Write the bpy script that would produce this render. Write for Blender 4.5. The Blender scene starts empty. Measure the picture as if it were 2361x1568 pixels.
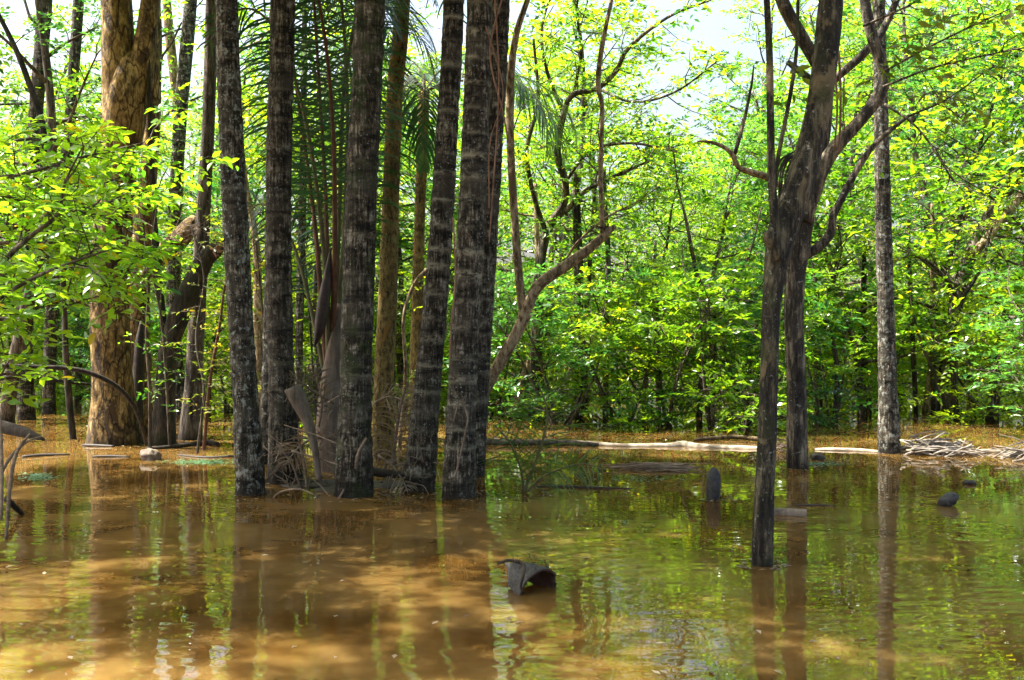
import bpy, math, random
import numpy as np
from mathutils import Vector

# ------------------------------------------------------------------ basics
F, CU, CV, CH = 2200.0, 1180.5, 784.0, 1.5      # focal length / centre in picture units, eye height
scene = bpy.context.scene
col = scene.collection
R = np.random.default_rng(7)
rnd = random.Random(5)

def P(u, v, d): return np.array([(u - CU) / F * d, d, CH - (v - CV) / F * d])
def W(u, v):
    d = CH * F / (v - CV)
    return np.array([(u - CU) / F * d, d, 0.0])
def WD(v): return CH * F / (v - CV)
def nrm(a):
    a = np.asarray(a, float)
    return a / np.maximum(np.linalg.norm(a, axis=-1, keepdims=True), 1e-9)

_tab = np.random.default_rng(3).random(65536)
def vnoise(p):
    p = np.asarray(p, float); i = np.floor(p).astype(np.int64); f = p - i; f = f * f * (3 - 2 * f)
    def h(a, b, c): return _tab[((i[:, 0] + a) * 73856093 ^ (i[:, 1] + b) * 19349663 ^ (i[:, 2] + c) * 83492791) & 65535]
    x, y, z = f[:, 0], f[:, 1], f[:, 2]
    l = lambda a, b, t: a + (b - a) * t
    return l(l(l(h(0,0,0), h(1,0,0), x), l(h(0,1,0), h(1,1,0), x), y),
             l(l(h(0,0,1), h(1,0,1), x), l(h(0,1,1), h(1,1,1), x), y), z)

def spline(pts, ds):
    pts = np.asarray(pts, float); n = len(pts)
    if n == 2:
        k = max(2, int(np.linalg.norm(pts[1, :3] - pts[0, :3]) / ds) + 1)
        t = np.linspace(0, 1, k)[:, None]
        return pts[0] * (1 - t) + pts[1] * t
    q = np.vstack([2 * pts[0] - pts[1], pts, 2 * pts[-1] - pts[-2]]); out = []
    for i in range(1, n):
        a, b, c, d = q[i - 1], q[i], q[i + 1], q[i + 2]
        k = max(1, int(np.linalg.norm(c[:3] - b[:3]) / ds))
        t = (np.arange(k) / k)[:, None]
        out.append(.5 * (2 * b + (c - a) * t + (2 * a - 5 * b + 4 * c - d) * t ** 2 + (3 * b - a - 3 * c + d) * t ** 3))
    out.append(pts[-1:])
    return np.vstack(out)

class MB:
    """collects geometry for ONE mesh object"""
    def __init__(s): s.v = []; s.f = []; s.n = 0; s.t = []; s.r = []
    def add(s, v, faces, mat=0, tint=.5, ring=0., smooth=True):
        v = np.asarray(v, float).reshape(-1, 3); k = len(v)
        for fa in faces:
            fa = np.asarray(fa, np.int64)
            if len(fa): s.f.append((fa + s.n, mat, smooth))
        s.v.append(v); s.t.append(np.broadcast_to(np.asarray(tint, float), (k,))); s.r.append(np.broadcast_to(np.asarray(ring, float), (k,)))
        s.n += k
    def merge(s, o, M=None, T=(0, 0, 0), dt=0):
        v = np.vstack(o.v)
        if M is not None: v = v @ np.asarray(M).T
        v = v + np.asarray(T)
        for fa, m, sm in o.f: s.f.append((fa + s.n, m, sm))
        s.v.append(v); s.t.append(np.concatenate(o.t) + dt); s.r.append(np.concatenate(o.r)); s.n += len(v)
    def mesh(s, name, mats, off=(0, 0, 0)):
        v = np.vstack(s.v) - np.asarray(off)
        me = bpy.data.meshes.new(name)
        loops = np.concatenate([fa.ravel() for fa, _, _ in s.f])
        tot = np.concatenate([np.full(len(fa), fa.shape[1]) for fa, _, _ in s.f])
        mi = np.concatenate([np.full(len(fa), m) for fa, m, _ in s.f])
        sm = np.concatenate([np.full(len(fa), q) for fa, _, q in s.f])
        me.vertices.add(len(v)); me.vertices.foreach_set('co', v.astype(np.float32).ravel())
        me.loops.add(len(loops)); me.loops.foreach_set('vertex_index', loops.astype(np.int32))
        me.polygons.add(len(tot))
        me.polygons.foreach_set('loop_start', np.concatenate([[0], np.cumsum(tot)[:-1]]).astype(np.int32))
        me.polygons.foreach_set('material_index', mi.astype(np.int32))
        me.polygons.foreach_set('use_smooth', sm.astype(bool))
        for nm, a in (('tint', s.t), ('ring', s.r)):
            at = me.attributes.new(nm, 'FLOAT', 'POINT'); at.data.foreach_set('value', np.concatenate(a).astype(np.float32))
        for m in (mats if isinstance(mats, (list, tuple)) else [mats]): me.materials.append(m)
        me.update(calc_edges=True)
        return me
    def build(s, name, mats, parent=None, off=None):
        if off is None: off = tuple(parent_loc(parent)) if parent else (0, 0, 0)
        o = bpy.data.objects.new(name, s.mesh(name, mats, off)); col.objects.link(o)
        if parent: o.parent = parent
        else: o.location = off
        return o

def parent_loc(p):
    l = np.zeros(3)
    while p is not None: l = l + np.array(p.location); p = p.parent
    return l

def tag(o, label, cat, group=None, kind=None):
    if label: o['label'] = label
    if cat: o['category'] = cat
    if group: o['group'] = group
    if kind: o['kind'] = kind
    return o
def thing(name, loc, label, cat, group=None):
    o = bpy.data.objects.new(name, None); col.objects.link(o); o.location = tuple(float(x) for x in loc)
    o.empty_display_size = .2
    return tag(o, label, cat, group)
def single(name, mb, mats, loc, label, cat, group=None, kind=None):
    return tag(mb.build(name, mats, None, tuple(float(x) for x in loc)), label, cat, group, kind)

def tube(mb, path, sides=8, ds=.1, mat=0, disp=None, tint=.5, ring=None, cap=True, raw=False):
    """path rows: x y z r.  disp(t, ang, pos) -> radial factor"""
    p = np.asarray(path, float) if raw else spline(path, ds)
    c = p[:, :3]; r = np.maximum(p[:, 3], .0005); n = len(c)
    tg = nrm(np.gradient(c, axis=0))
    x = np.cross(tg[0], [0.31, .17, .93] if abs(tg[0][2]) < .9 else [1, 0, 0]); x /= np.linalg.norm(x)
    X = np.empty((n, 3))
    for i in range(n):
        x = x - tg[i] * (x @ tg[i]); x /= np.linalg.norm(x); X[i] = x
    Y = np.cross(tg, X)
    a = np.arange(sides) * 2 * math.pi / sides
    s = np.concatenate([[0], np.cumsum(np.linalg.norm(np.diff(c, axis=0), axis=1))])
    ca, sa = np.cos(a), np.sin(a)
    dirs = X[:, None] * ca[None, :, None] + Y[:, None] * sa[None, :, None]
    rr = np.repeat(r[:, None], sides, 1)
    if disp is not None:
        q = np.stack([np.repeat(ca[None], n, 0), np.repeat(sa[None], n, 0), np.repeat(s[:, None], sides, 1)], -1).reshape(-1, 3)
        rr = rr * disp(q).reshape(n, sides)
    v = (c[:, None] + dirs * rr[:, :, None]).reshape(-1, 3)
    i = np.arange(n - 1)[:, None] * sides; j = np.arange(sides)[None]; j2 = (j + 1) % sides
    f = np.stack([i + j, i + j2, i + sides + j2, i + sides + j], -1).reshape(-1, 4)
    rg = 0. if ring is None else np.repeat(ring(s)[:, None], sides, 1).ravel()
    if np.ndim(rg) and cap: rg = np.concatenate([rg, rg[:1], rg[-1:]])
    fs = [f]
    if cap:
        v = np.vstack([v, c[0], c[-1]]); k = n * sides; jj = np.arange(sides); q2 = (jj + 1) % sides
        fs.append(np.stack([np.full(sides, k), q2, jj], -1))
        fs.append(np.stack([np.full(sides, k + 1), (n - 1) * sides + jj, (n - 1) * sides + q2], -1))
    mb.add(v, fs, mat, tint, rg)
    return p

def path_px(rows, d0, d1=None):
    """rows (u, v, width) in picture units -> x y z r at depth d0 (to d1 along the rows)"""
    out = []; n = len(rows)
    for i, (u, v, w) in enumerate(rows):
        d = d0 if d1 is None else d0 + (d1 - d0) * i / (n - 1)
        out.append([*P(u, v, d), w / 2 / F * d])
    return np.array(out)

# ------------------------------------------------------------------ leaves and fronds
def leaf_block(mb, pos, ax, up, L, Wd, tint, mode=0, mat=0):
    n = len(pos); ax = nrm(ax); sd = nrm(np.cross(up, ax)); nn = np.cross(ax, sd)
    L = np.broadcast_to(L, (n,))[:, None]; Wd = np.broadcast_to(Wd, (n,))[:, None]
    if mode == 0:
        q = R.uniform(-.1, .2, (n, 1))
        b = pos; t = pos + ax * L - nn * L * q
        m = pos + ax * L * .46
        v = np.stack([b, m + sd * Wd * .5 + nn * Wd * .1, t, m - sd * Wd * .5 + nn * Wd * .1], 1)
        k = np.arange(n)[:, None] * 4
        mb.add(v.reshape(-1, 3), [k + np.array([[0, 1, 2, 3]])], mat, np.repeat(tint, 4), smooth=False)
    else:
        q = R.uniform(.05, .35, (n, 1)); fo = R.uniform(.05, .25, (n, 1))
        def at(s, w): return pos + ax * L * s - nn * L * q * s * s + sd * Wd * w + nn * Wd * fo * abs(w) * 2
        v = np.stack([at(0, 0), at(.22, .36), at(.25, 0), at(.22, -.36), at(.5, .5), at(.52, 0), at(.5, -.5), at(.78, .3), at(.78, 0), at(.78, -.3), at(1., 0)], 1)
        k = np.arange(n)[:, None] * 11
        tri = np.vstack([k + np.array([[0, 1, 2]]), k + np.array([[0, 2, 3]]), k + np.array([[7, 10, 8]]), k + np.array([[8, 10, 9]])])
        qd = np.vstack([k + np.array([[1, 4, 5, 2]]), k + np.array([[2, 5, 6, 3]]), k + np.array([[4, 7, 8, 5]]), k + np.array([[5, 8, 9, 6]])])
        mb.add(v.reshape(-1, 3), [tri, qd], mat, np.repeat(tint, 11), smooth=False)

def sprays(mb, o, ax, up, K, sl, L, mode=0, tmean=.5, tvar=.25, mat=0, wr=.45):
    """o, ax, up: (S,3).  K leaves on each twig of length sl"""
    S = len(o); ax = nrm(ax); up = nrm(up - ax * (up * ax).sum(1, keepdims=True)); sd = np.cross(up, ax)
    s = (np.arange(K) + .6) / K
    sl = np.broadcast_to(sl, (S,))
    pos = o[:, None] + ax[:, None] * (s[None] * sl[:, None])[..., None] - np.array([0, 0, 1.]) * (.18 * s ** 2)[None, :, None] * sl[:, None, None]
    sign = np.where(np.arange(K) % 2, 1, -1)[None, :, None]
    lax = ax[:, None] * R.uniform(.35, .9, (S, K, 1)) + sd[:, None] * sign * R.uniform(.5, 1, (S, K, 1)) + R.normal(0, .22, (S, K, 3))
    lup = up[:, None] + R.normal(0, .38, (S, K, 3))
    LL = L * R.uniform(.65, 1.25, S * K)
    t = np.repeat(R.normal(tmean, tvar * .7, S), K) + R.normal(0, tvar * .7, S * K)
    leaf_block(mb, pos.reshape(-1, 3), lax.reshape(-1, 3), lup.reshape(-1, 3), LL, LL * wr * R.uniform(.8, 1.15, S * K), np.where(R.random(S * K) < .025, 1., np.clip(t, 0, .97)), mode, mat)

def twigs(mb, o, ax, sl, r, mat=1):
    """thin three sided twig stems for sprays"""
    S = len(o); ax = nrm(ax); a = nrm(np.cross(ax, [0.2, .3, 1.])); b = np.cross(ax, a)
    sl = np.broadcast_to(sl, (S,))[:, None]
    e = o + ax * sl - np.array([0, 0, 1.]) * .18 * sl
    vs = [o + (a * math.cos(k) + b * math.sin(k)) * r for k in (0, 2.1, 4.2)] + [e]
    k = np.arange(S)[:, None] * 4
    mb.add(np.stack(vs, 1).reshape(-1, 3), [np.vstack([k + np.array([[0, 1, 3]]), k + np.array([[1, 2, 3]]), k + np.array([[2, 0, 3]])])], mat, .4)

def walk(p, d, length, n, wob, grav=0., r0=.03, r1=.006):
    pts = [np.append(p, r0)]; d = nrm(d); p = np.array(p, float)
    for i in range(n):
        d = nrm(d + R.normal(0, wob, 3) + np.array([0, 0, grav])); p = p + d * length / n
        pts.append(np.append(p, r0 + (r1 - r0) * (i + 1) / n))
    return np.array(pts)

def branchlets(tb, cb, limb, nb, bl, ns, K, sl, L, mode=0, tmean=.5, tvar=.25, start=.25, wob=.25, br=.012, twig=False, wr=.45, flat=.5):
    """side branches on one limb path, each carrying leaf sprays"""
    O, A = [], []
    n = len(limb)
    for j in range(nb):
        s = start + (1 - start) * (j + R.random()) / nb * .999
        i = s * (n - 1); i0 = int(i); fr = i - i0
        i1 = min(i0 + 1, n - 1)
        p = limb[i0, :3] * (1 - fr) + limb[i1, :3] * fr
        t = nrm(limb[i1, :3] - limb[max(i1 - 1, 0), :3] + 1e-6)
        sd = nrm(np.cross(t, R.normal(0, 1, 3) * .6 + np.array([0, 0, 1.])))
        d = t * R.uniform(.2, .8) + sd * (1 if j % 2 else -1) * R.uniform(.6, 1.1) + np.array([0, 0, R.normal(.08, .25)])
        b = walk(p, d, bl * R.uniform(.6, 1.25), 4, wob, -.03, min(br, limb[i0, 3] * .8), .003)
        tube(tb, b, 4, .2, raw=True, cap=False, tint=.5)
        bs = b[:, :3]
        for q in range(ns):
            s2 = (q + 1) / ns * (len(bs) - 1.001); k = int(s2); pp = bs[k] + (bs[k + 1] - bs[k]) * (s2 - k)
            tt = nrm(bs[k + 1] - bs[k])
            sd2 = nrm(np.cross(tt, [0, 0, 1.]))
            O.append(pp); A.append(tt * R.uniform(.3, 1) + sd2 * (1 if q % 2 else -1) * R.uniform(.3, 1) + R.normal(0, .2, 3))
    if O:
        O, A = np.array(O), nrm(np.array(A)); A[:, 2] *= flat
        U = np.array([0, 0, 1.]) + R.normal(0, .3, (len(O), 3))
        sprays(cb, O, A, U, K, sl * R.uniform(.7, 1.2, len(O)), L, mode, tmean, tvar, wr=wr)
        if twig: twigs(cb, O, A, sl, .003)

def gen_tree(H, cb0, spread, r0, nl, nb, ns, K, L, stems=1, lean=.06, tmean=.5, tvar=.28, mode=0):
    tb, cb = MB(), MB()
    for sidx in range(stems):
        d0 = np.array([R.normal(0, lean), R.normal(0, lean), 1.])
        if stems > 1:
            a = sidx / stems * 6.28 + R.random(); d0 = np.array([math.cos(a) * .45, math.sin(a) * .45, 1.])
        tr = walk((0, 0, -.3), d0, H + .3, 9, .09, .04, r0, r0 * .18)
        tube(tb, tr, 8, .25, disp=lambda q: 1 + .18 * (vnoise(q * [1.5, 1.5, 2.5]) - .5))
        for i in range(nl):
            t = cb0 + (1 - cb0) * (i + .5 * R.random() + .2) / nl
            k = t * 9; k0 = min(int(k), 8); p = tr[k0, :3] + (tr[k0 + 1, :3] - tr[k0, :3]) * (k - k0); rr = tr[k0, 3]
            az = i * 2.4 + R.uniform(-.5, .5) + sidx; rel = (t - cb0) / (1 - cb0)
            el = R.uniform(.0, .45) + .6 * rel
            ln = spread * R.uniform(.65, 1.15) * (1 - .5 * rel)
            lb = walk(p, (math.cos(az) * math.cos(el), math.sin(az) * math.cos(el), math.sin(el)), ln, 6, .16, -.015, max(rr * .5, .012), .006)
            tube(tb, lb, 5, .25, raw=True)
            branchlets(tb, cb, lb, nb, ln * .42, ns, K, L * 3.4, L, mode, tmean, tvar)
    return tb, cb

def frond(mb, base, az, el, length, n=34, ll=.5, w=.028, bend=1.3, r=.016, mat_leaf=0, mat_stem=1, start=.22, tint=.4, droop=.6, tv=.15, twist=0., order=20):
    """one pinnate palm leaf: rachis and two rows of drooping leaflets"""
    h = np.array([math.cos(az), math.sin(az), 0.]); m = order; e = el; p = np.array(base, float); pts = []
    for i in range(m + 1):
        pts.append(p.copy()); e2 = e - bend * (i / m) ** 1.5
        p = p + (h * math.cos(e2) + np.array([0, 0, 1.]) * math.sin(e2)) * length / m
    pts = np.array(pts); rr = np.linspace(r, r * .15, m + 1)
    tube(mb, np.column_stack([pts, rr]), 5, .1, raw=True, mat=mat_stem, tint=.4)
    s = np.linspace(start, .985, n); i = s * m; i0 = np.minimum(i.astype(int), m - 1); fr = (i - i0)[:, None]
    o = pts[i0] * (1 - fr) + pts[i0 + 1] * fr; tg = nrm(pts[i0 + 1] - pts[i0])
    side0 = np.cross(h, [0, 0, 1.]); up = np.cross(side0, tg)
    prof = np.clip(np.sin((s - start) / (1 - start) * 2.6 + .45), .18, 1)
    for sg in (-1, 1):
        d = nrm(side0 * sg * (math.cos(twist)) + up * (.25 + math.sin(twist) * sg) + tg * np.linspace(.35, 1.2, n)[:, None] + R.normal(0, .1, (n, 3)))
        LL = ll * prof * R.uniform(.8, 1.1, n); seg = 4; rows = []; pp = o.copy(); dd = d.copy()
        for k in range(seg + 1):
            ww = (w * [.45, 1, .9, .6, .05][k]) * .5
            wd = nrm(np.cross(dd, up + R.normal(0, .05, (n, 3)))) * ww
            rows += [pp + wd, pp - wd]
            dd = nrm(dd + np.array([0, 0, -1.]) * droop * (.25 + .5 * k / seg)); pp = pp + dd * (LL / seg)[:, None]
        v = np.stack(rows, 1); b = np.arange(n)[:, None] * (2 * (seg + 1))
        f = np.vstack([b + np.array([[2 * k, 2 * k + 1, 2 * k + 3, 2 * k + 2]]) for k in range(seg)])
        mb.add(v.reshape(-1, 3), [f], mat_leaf, np.clip(np.repeat(R.normal(tint, tv, n), 2 * (seg + 1)), 0, 1), smooth=True)
    return pts

# ------------------------------------------------------------------ materials
def newmat(name):
    m = bpy.data.materials.new(name); m.use_nodes = True; nt = m.node_tree; nt.nodes.clear()
    out = nt.nodes.new('ShaderNodeOutputMaterial')
    return m, nt, out
def N(nt, typ, **kw):
    n = nt.nodes.new('ShaderNode' + typ)
    for k, v in kw.items():
        if k.startswith('i_'): n.inputs[k[2:].replace('_', ' ')].default_value = v
        else: setattr(n, k, v)
    return n
def ramp(nt, src, stops):
    r = nt.nodes.new('ShaderNodeValToRGB'); e = r.color_ramp.elements
    while len(e) < len(stops): e.new(.5)
    for q, (p, c) in zip(e, stops): q.position = p; q.color = (*c, 1) if len(c) == 3 else c
    nt.links.new(src, r.inputs[0]); return r.outputs[0]
def mix(nt, f, a, b, typ='MIX'):
    m = nt.nodes.new('ShaderNodeMix'); m.data_type = 'RGBA'; m.blend_type = typ
    for s, x in ((m.inputs[0], f), (m.inputs[6], a), (m.inputs[7], b)):
        if hasattr(x, 'is_linked') or isinstance(x, bpy.types.NodeSocket): nt.links.new(x, s)
        elif isinstance(x, (int, float)): s.default_value = x
        else: s.default_value = (*x, 1)
    return m.outputs[2]
def math_(nt, op, a, b):
    m = nt.nodes.new('ShaderNodeMath'); m.operation = op
    for s, x in ((m.inputs[0], a), (m.inputs[1], b)):
        if isinstance(x, (int, float)): s.default_value = x
        else: nt.links.new(x, s)
    return m.outputs[0]
def noise(nt, scale, detail=4, rough=.6, stretch=None, dist=0.):
    tc = nt.nodes.new('ShaderNodeTexCoord'); vec = tc.outputs['Object']
    if stretch:
        mp = nt.nodes.new('ShaderNodeMapping'); mp.inputs['Scale'].default_value = stretch
        nt.links.new(vec, mp.inputs[0]); vec = mp.outputs[0]
    n = N(nt, 'TexNoise', i_Scale=scale, i_Detail=detail, i_Roughness=rough, i_Distortion=dist)
    nt.links.new(vec, n.inputs['Vector']); return n.outputs[0]
def finish(nt, out, colr, rough=.85, bump=None, bs=.5, bd=.02, spec=.3):
    b = N(nt, 'BsdfPrincipled'); b.inputs['Roughness'].default_value = rough; b.inputs['Specular IOR Level'].default_value = spec
    if isinstance(colr, bpy.types.NodeSocket): nt.links.new(colr, b.inputs['Base Color'])
    else: b.inputs['Base Color'].default_value = (*colr, 1)
    if bump is not None:
        bn = N(nt, 'Bump', i_Strength=bs, i_Distance=bd); nt.links.new(bump, bn.inputs['Height']); nt.links.new(bn.outputs[0], b.inputs['Normal'])
    nt.links.new(b.outputs[0], out.inputs[0]); return b

def mat_leaf(name, dark, mid, bright, yellow, tr=.45, tgain=2.3, rough=.38, spec=.5):
    m, nt, out = newmat(name)
    at = N(nt, 'Attribute', attribute_name='tint')
    c = ramp(nt, at.outputs['Fac'], [(0, dark), (.45, mid), (.88, bright), (.985, bright), (1, yellow)])
    oi = N(nt, 'ObjectInfo'); c = mix(nt, 1.0, c, ramp(nt, oi.outputs['Random'], [(0, (.38, .6, .9)), (.5, (.9, 1, 1)), (1, (1.3, 1.15, .95))]), 'MULTIPLY')
    b = N(nt, 'BsdfPrincipled'); nt.links.new(c, b.inputs['Base Color'])
    b.inputs['Roughness'].default_value = rough; b.inputs['Specular IOR Level'].default_value = spec
    t = N(nt, 'BsdfTranslucent')
    tc = mix(nt, 1.0, c, (tgain * 1.12, tgain, tgain * .5), 'MULTIPLY'); nt.links.new(tc, t.inputs[0])
    ms = N(nt, 'MixShader'); ms.inputs[0].default_value = tr
    nt.links.new(b.outputs[0], ms.inputs[1]); nt.links.new(t.outputs[0], ms.inputs[2]); nt.links.new(ms.outputs[0], out.inputs[0])
    return m

def mat_bark(name, c_dark, c_mid, c_light, patch=None, patch_amt=.62, sc=5, stretch=(1, 1, .18), moss=None, lich=None, fiss=False, bd=.03):
    m, nt, out = newmat(name)
    n1 = noise(nt, sc * 5, 6, .7, stretch); n2 = noise(nt, sc, 5, .65, (1, 1, .5)); n3 = noise(nt, sc * 12, 3, .6)
    c = ramp(nt, math_(nt, 'ADD', math_(nt, 'MULTIPLY', n1, .6), math_(nt, 'MULTIPLY', n2, .4)), [(.4, c_dark), (.49, c_mid), (.58, c_light)])
    vs = noise(nt, sc * 7, 4, .75, (1, 1, max(stretch[2] * .6, .08)))
    c = mix(nt, 1.0, c, ramp(nt, vs, [(.4, (.25, .23, .2)), (.52, (1, 1, 1)), (.66, (1.0, 1.0, 1.0))]), 'MULTIPLY')
    if patch is not None:
        pn = noise(nt, sc * 1.4, 5, .6, (1, 1, .55), .6)
        c = mix(nt, ramp(nt, pn, [(patch_amt - .03, (0, 0, 0)), (patch_amt + .03, (1, 1, 1))]), c, patch)
    if moss is not None:
        mn = noise(nt, sc * .7, 6, .7)
        c = mix(nt, ramp(nt, mn, [(.5, (0, 0, 0)), (.62, (.85, .85, .85))]), c, moss)
    if lich is not None:
        ln = noise(nt, sc * 7, 5, .7)
        c = mix(nt, ramp(nt, ln, [(.6, (0, 0, 0)), (.68, (.7, .7, .7))]), c, lich)
    if fiss:
        tc0 = N(nt, 'TexCoord'); mp0 = N(nt, 'Mapping'); mp0.inputs['Scale'].default_value = (1, 1, .3); nt.links.new(tc0.outputs['Object'], mp0.inputs[0])
        ad = N(nt, 'MixRGB'); ad.inputs[0].default_value = .16; nz_ = N(nt, 'TexNoise', i_Scale=6., i_Detail=5.); nt.links.new(mp0.outputs[0], nz_.inputs[0]); nt.links.new(mp0.outputs[0], ad.inputs[1]); nt.links.new(nz_.outputs[1], ad.inputs[2])
        vr = N(nt, 'TexVoronoi', i_Scale=7.); vr.feature = 'DISTANCE_TO_EDGE'; nt.links.new(ad.outputs[0], vr.inputs['Vector'])
        c = mix(nt, 1.0, c, ramp(nt, vr.outputs['Distance'], [(.01, (.2, .17, .14)), (.06, (1, 1, 1))]), 'MULTIPLY')
    # damp, silted foot of the trunk just above the water
    tc = N(nt, 'TexCoord'); sp = N(nt, 'SeparateXYZ'); nt.links.new(tc.outputs['Object'], sp.inputs[0])
    wet = ramp(nt, math_(nt, 'ADD', sp.outputs[2], math_(nt, 'MULTIPLY', n2, .25)), [(.16, (.35, .33, .3)), (.34, (1, 1, 1))])
    c = mix(nt, 1.0, c, wet, 'MULTIPLY')
    h = math_(nt, 'ADD', n1, math_(nt, 'MULTIPLY', n3, .4))
    finish(nt, out, c, .88, h, .9, bd)
    return m

def mat_palm(name, mossy=0., lich=.66):
    m, nt, out = newmat(name)
    fib = noise(nt, 42, 5, .75, (1, 1, .09)); blo = noise(nt, 9, 8, .78); big = noise(nt, 2.2, 4, .6, (1, 1, 1.3))
    c = ramp(nt, math_(nt, 'ADD', math_(nt, 'MULTIPLY', fib, .45), math_(nt, 'MULTIPLY', blo, .55)),
             [(.43, (.003, .0026, .002)), (.485, (.03, .023, .015)), (.53, (.10, .082, .058)), (.585, (.36, .33, .27))])
    c = mix(nt, ramp(nt, big, [(.47, (0, 0, 0)), (.6, (.8, .8, .8))]), c, mix(nt, fib, (.025, .021, .015), (.12, .105, .08)))
    hb = noise(nt, 3.2, 5, .7, (.6, .6, 3.4))
    c = mix(nt, ramp(nt, hb, [(.4, (.28, .27, .26)), (.5, (1, 1, 1)), (.62, (1.5, 1.5, 1.5))]), (0, 0, 0), c)
    at = N(nt, 'Attribute', attribute_name='ring')
    rn = noise(nt, 11, 6, .75, (1, 1, 2.))
    rf = math_(nt, 'MULTIPLY', at.outputs['Fac'], ramp(nt, rn, [(.42, (0, 0, 0)), (.56, (1, 1, 1))]))
    c = mix(nt, rf, c, (.36, .33, .24))
    ln = noise(nt, 17, 6, .68)
    c = mix(nt, ramp(nt, ln, [(lich, (0, 0, 0)), (lich + .05, (.8, .8, .8))]), c, (.33, .36, .32))
    vo = N(nt, 'TexVoronoi', i_Scale=26.); tc = N(nt, 'TexCoord'); nt.links.new(tc.outputs['Object'], vo.inputs['Vector'])
    gate = ramp(nt, noise(nt, 5, 2, .5), [(.53, (0, 0, 0)), (.62, (1, 1, 1))])
    dots = math_(nt, 'MULTIPLY', ramp(nt, vo.outputs['Distance'], [(.16, (.7, .7, .7)), (.22, (0, 0, 0))]), gate)
    c = mix(nt, dots, c, (.34, .38, .36))
    if mossy > 0:
        mn = noise(nt, 4, 7, .75)
        c = mix(nt, ramp(nt, mn, [(.5, (0, 0, 0)), (.62, (.7, .7, .7))]), c, mix(nt, blo, (.012, .02, .006), (.05, .085, .016)))
    sp = N(nt, 'SeparateXYZ'); nt.links.new(tc.outputs['Object'], sp.inputs[0])
    wet = ramp(nt, math_(nt, 'ADD', sp.outputs[2], math_(nt, 'MULTIPLY', blo, .3)), [(.18, (.4, .38, .35)), (.42, (1, 1, 1))])
    c = mix(nt, 1.0, c, wet, 'MULTIPLY')
    h = math_(nt, 'ADD', math_(nt, 'MULTIPLY', fib, .8), blo)
    finish(nt, out, c, .9, h, 1., .03, .25)
    return m

def mat_wood(name, c1, c2, sc=8, stretch=(.3, 1, 1), rough=.8, bd=.01):
    m, nt, out = newmat(name)
    n1 = noise(nt, sc * 3, 5, .65, stretch); n2 = noise(nt, sc, 4, .6)
    c = ramp(nt, math_(nt, 'ADD', math_(nt, 'MULTIPLY', n1, .55), math_(nt, 'MULTIPLY', n2, .45)), [(.36, c1), (.62, c2)])
    finish(nt, out, c, rough, n1, .7, bd); return m

def mat_water():
    m, nt, out = newmat('turbid_water')
    tc = N(nt, 'TexCoord'); vec = tc.outputs['Object']
    silt = noise(nt, .9, 5, .6)
    c = ramp(nt, silt, [(.36, (.07, .034, .006)), (.64, (.16, .095, .028))])
    b = N(nt, 'BsdfPrincipled'); nt.links.new(c, b.inputs['Base Color'])
    b.inputs['Roughness'].default_value = .0; b.inputs['IOR'].default_value = 1.65
    b.inputs['Subsurface Weight'].default_value = 1.0
    b.inputs['Subsurface Radius'].default_value = (1.0, .75, .45); b.inputs['Subsurface Scale'].default_value = .24
    b.subsurface_method = 'BURLEY'
    def nz(scale, st, det, rough=.5):
        mp = N(nt, 'Mapping'); mp.inputs['Scale'].default_value = st; nt.links.new(vec, mp.inputs[0])
        n = N(nt, 'TexNoise', i_Scale=scale, i_Detail=det, i_Roughness=rough); nt.links.new(mp.outputs[0], n.inputs[0]); return n.outputs[0]
    w1 = nz(1.1, (1, 1, 1), 1.5); w2 = nz(5.2, (.5, 1.15, 1), 1.); w3 = nz(10., (.55, 1.2, 1), 0.)
    gate = ramp(nt, nz(.42, (1, 1, 1), 2), [(.42, (.25, .25, .25)), (.62, (1, 1, 1))])
    h = math_(nt, 'ADD', math_(nt, 'MULTIPLY', w1, WAVE[0]), math_(nt, 'MULTIPLY', gate, math_(nt, 'ADD', math_(nt, 'MULTIPLY', w2, WAVE[1]), math_(nt, 'MULTIPLY', w3, WAVE[2]))))
    sy = N(nt, 'SeparateXYZ'); nt.links.new(vec, sy.inputs[0])
    mr = N(nt, 'MapRange'); nt.links.new(sy.outputs[1], mr.inputs[0])
    for q_, v_ in zip((1, 2, 3, 4), (4., 14., 1.5, .08)): mr.inputs[q_].default_value = v_      # calmer under the trees on the far side
    h = math_(nt, 'MULTIPLY', h, mr.outputs[0])
    bn = N(nt, 'Bump', i_Strength=1., i_Distance=1.); nt.links.new(h, bn.inputs['Height'])
    b.inputs['Specular IOR Level'].default_value = 0.; b.inputs['Roughness'].default_value = 1.     # silty body of the water
    gl = N(nt, 'BsdfGlossy'); gl.inputs['Roughness'].default_value = 0.; nt.links.new(bn.outputs[0], gl.inputs['Normal'])
    fr = N(nt, 'Fresnel', i_IOR=1.95); nt.links.new(bn.outputs[0], fr.inputs['Normal'])
    ms = N(nt, 'MixShader'); nt.links.new(fr.outputs[0], ms.inputs[0]); nt.links.new(b.outputs[0], ms.inputs[1]); nt.links.new(gl.outputs[0], ms.inputs[2]); nt.links.new(ms.outputs[0], out.inputs[0])
    return m
WAVE = (.004, .0042, .0016)

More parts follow.
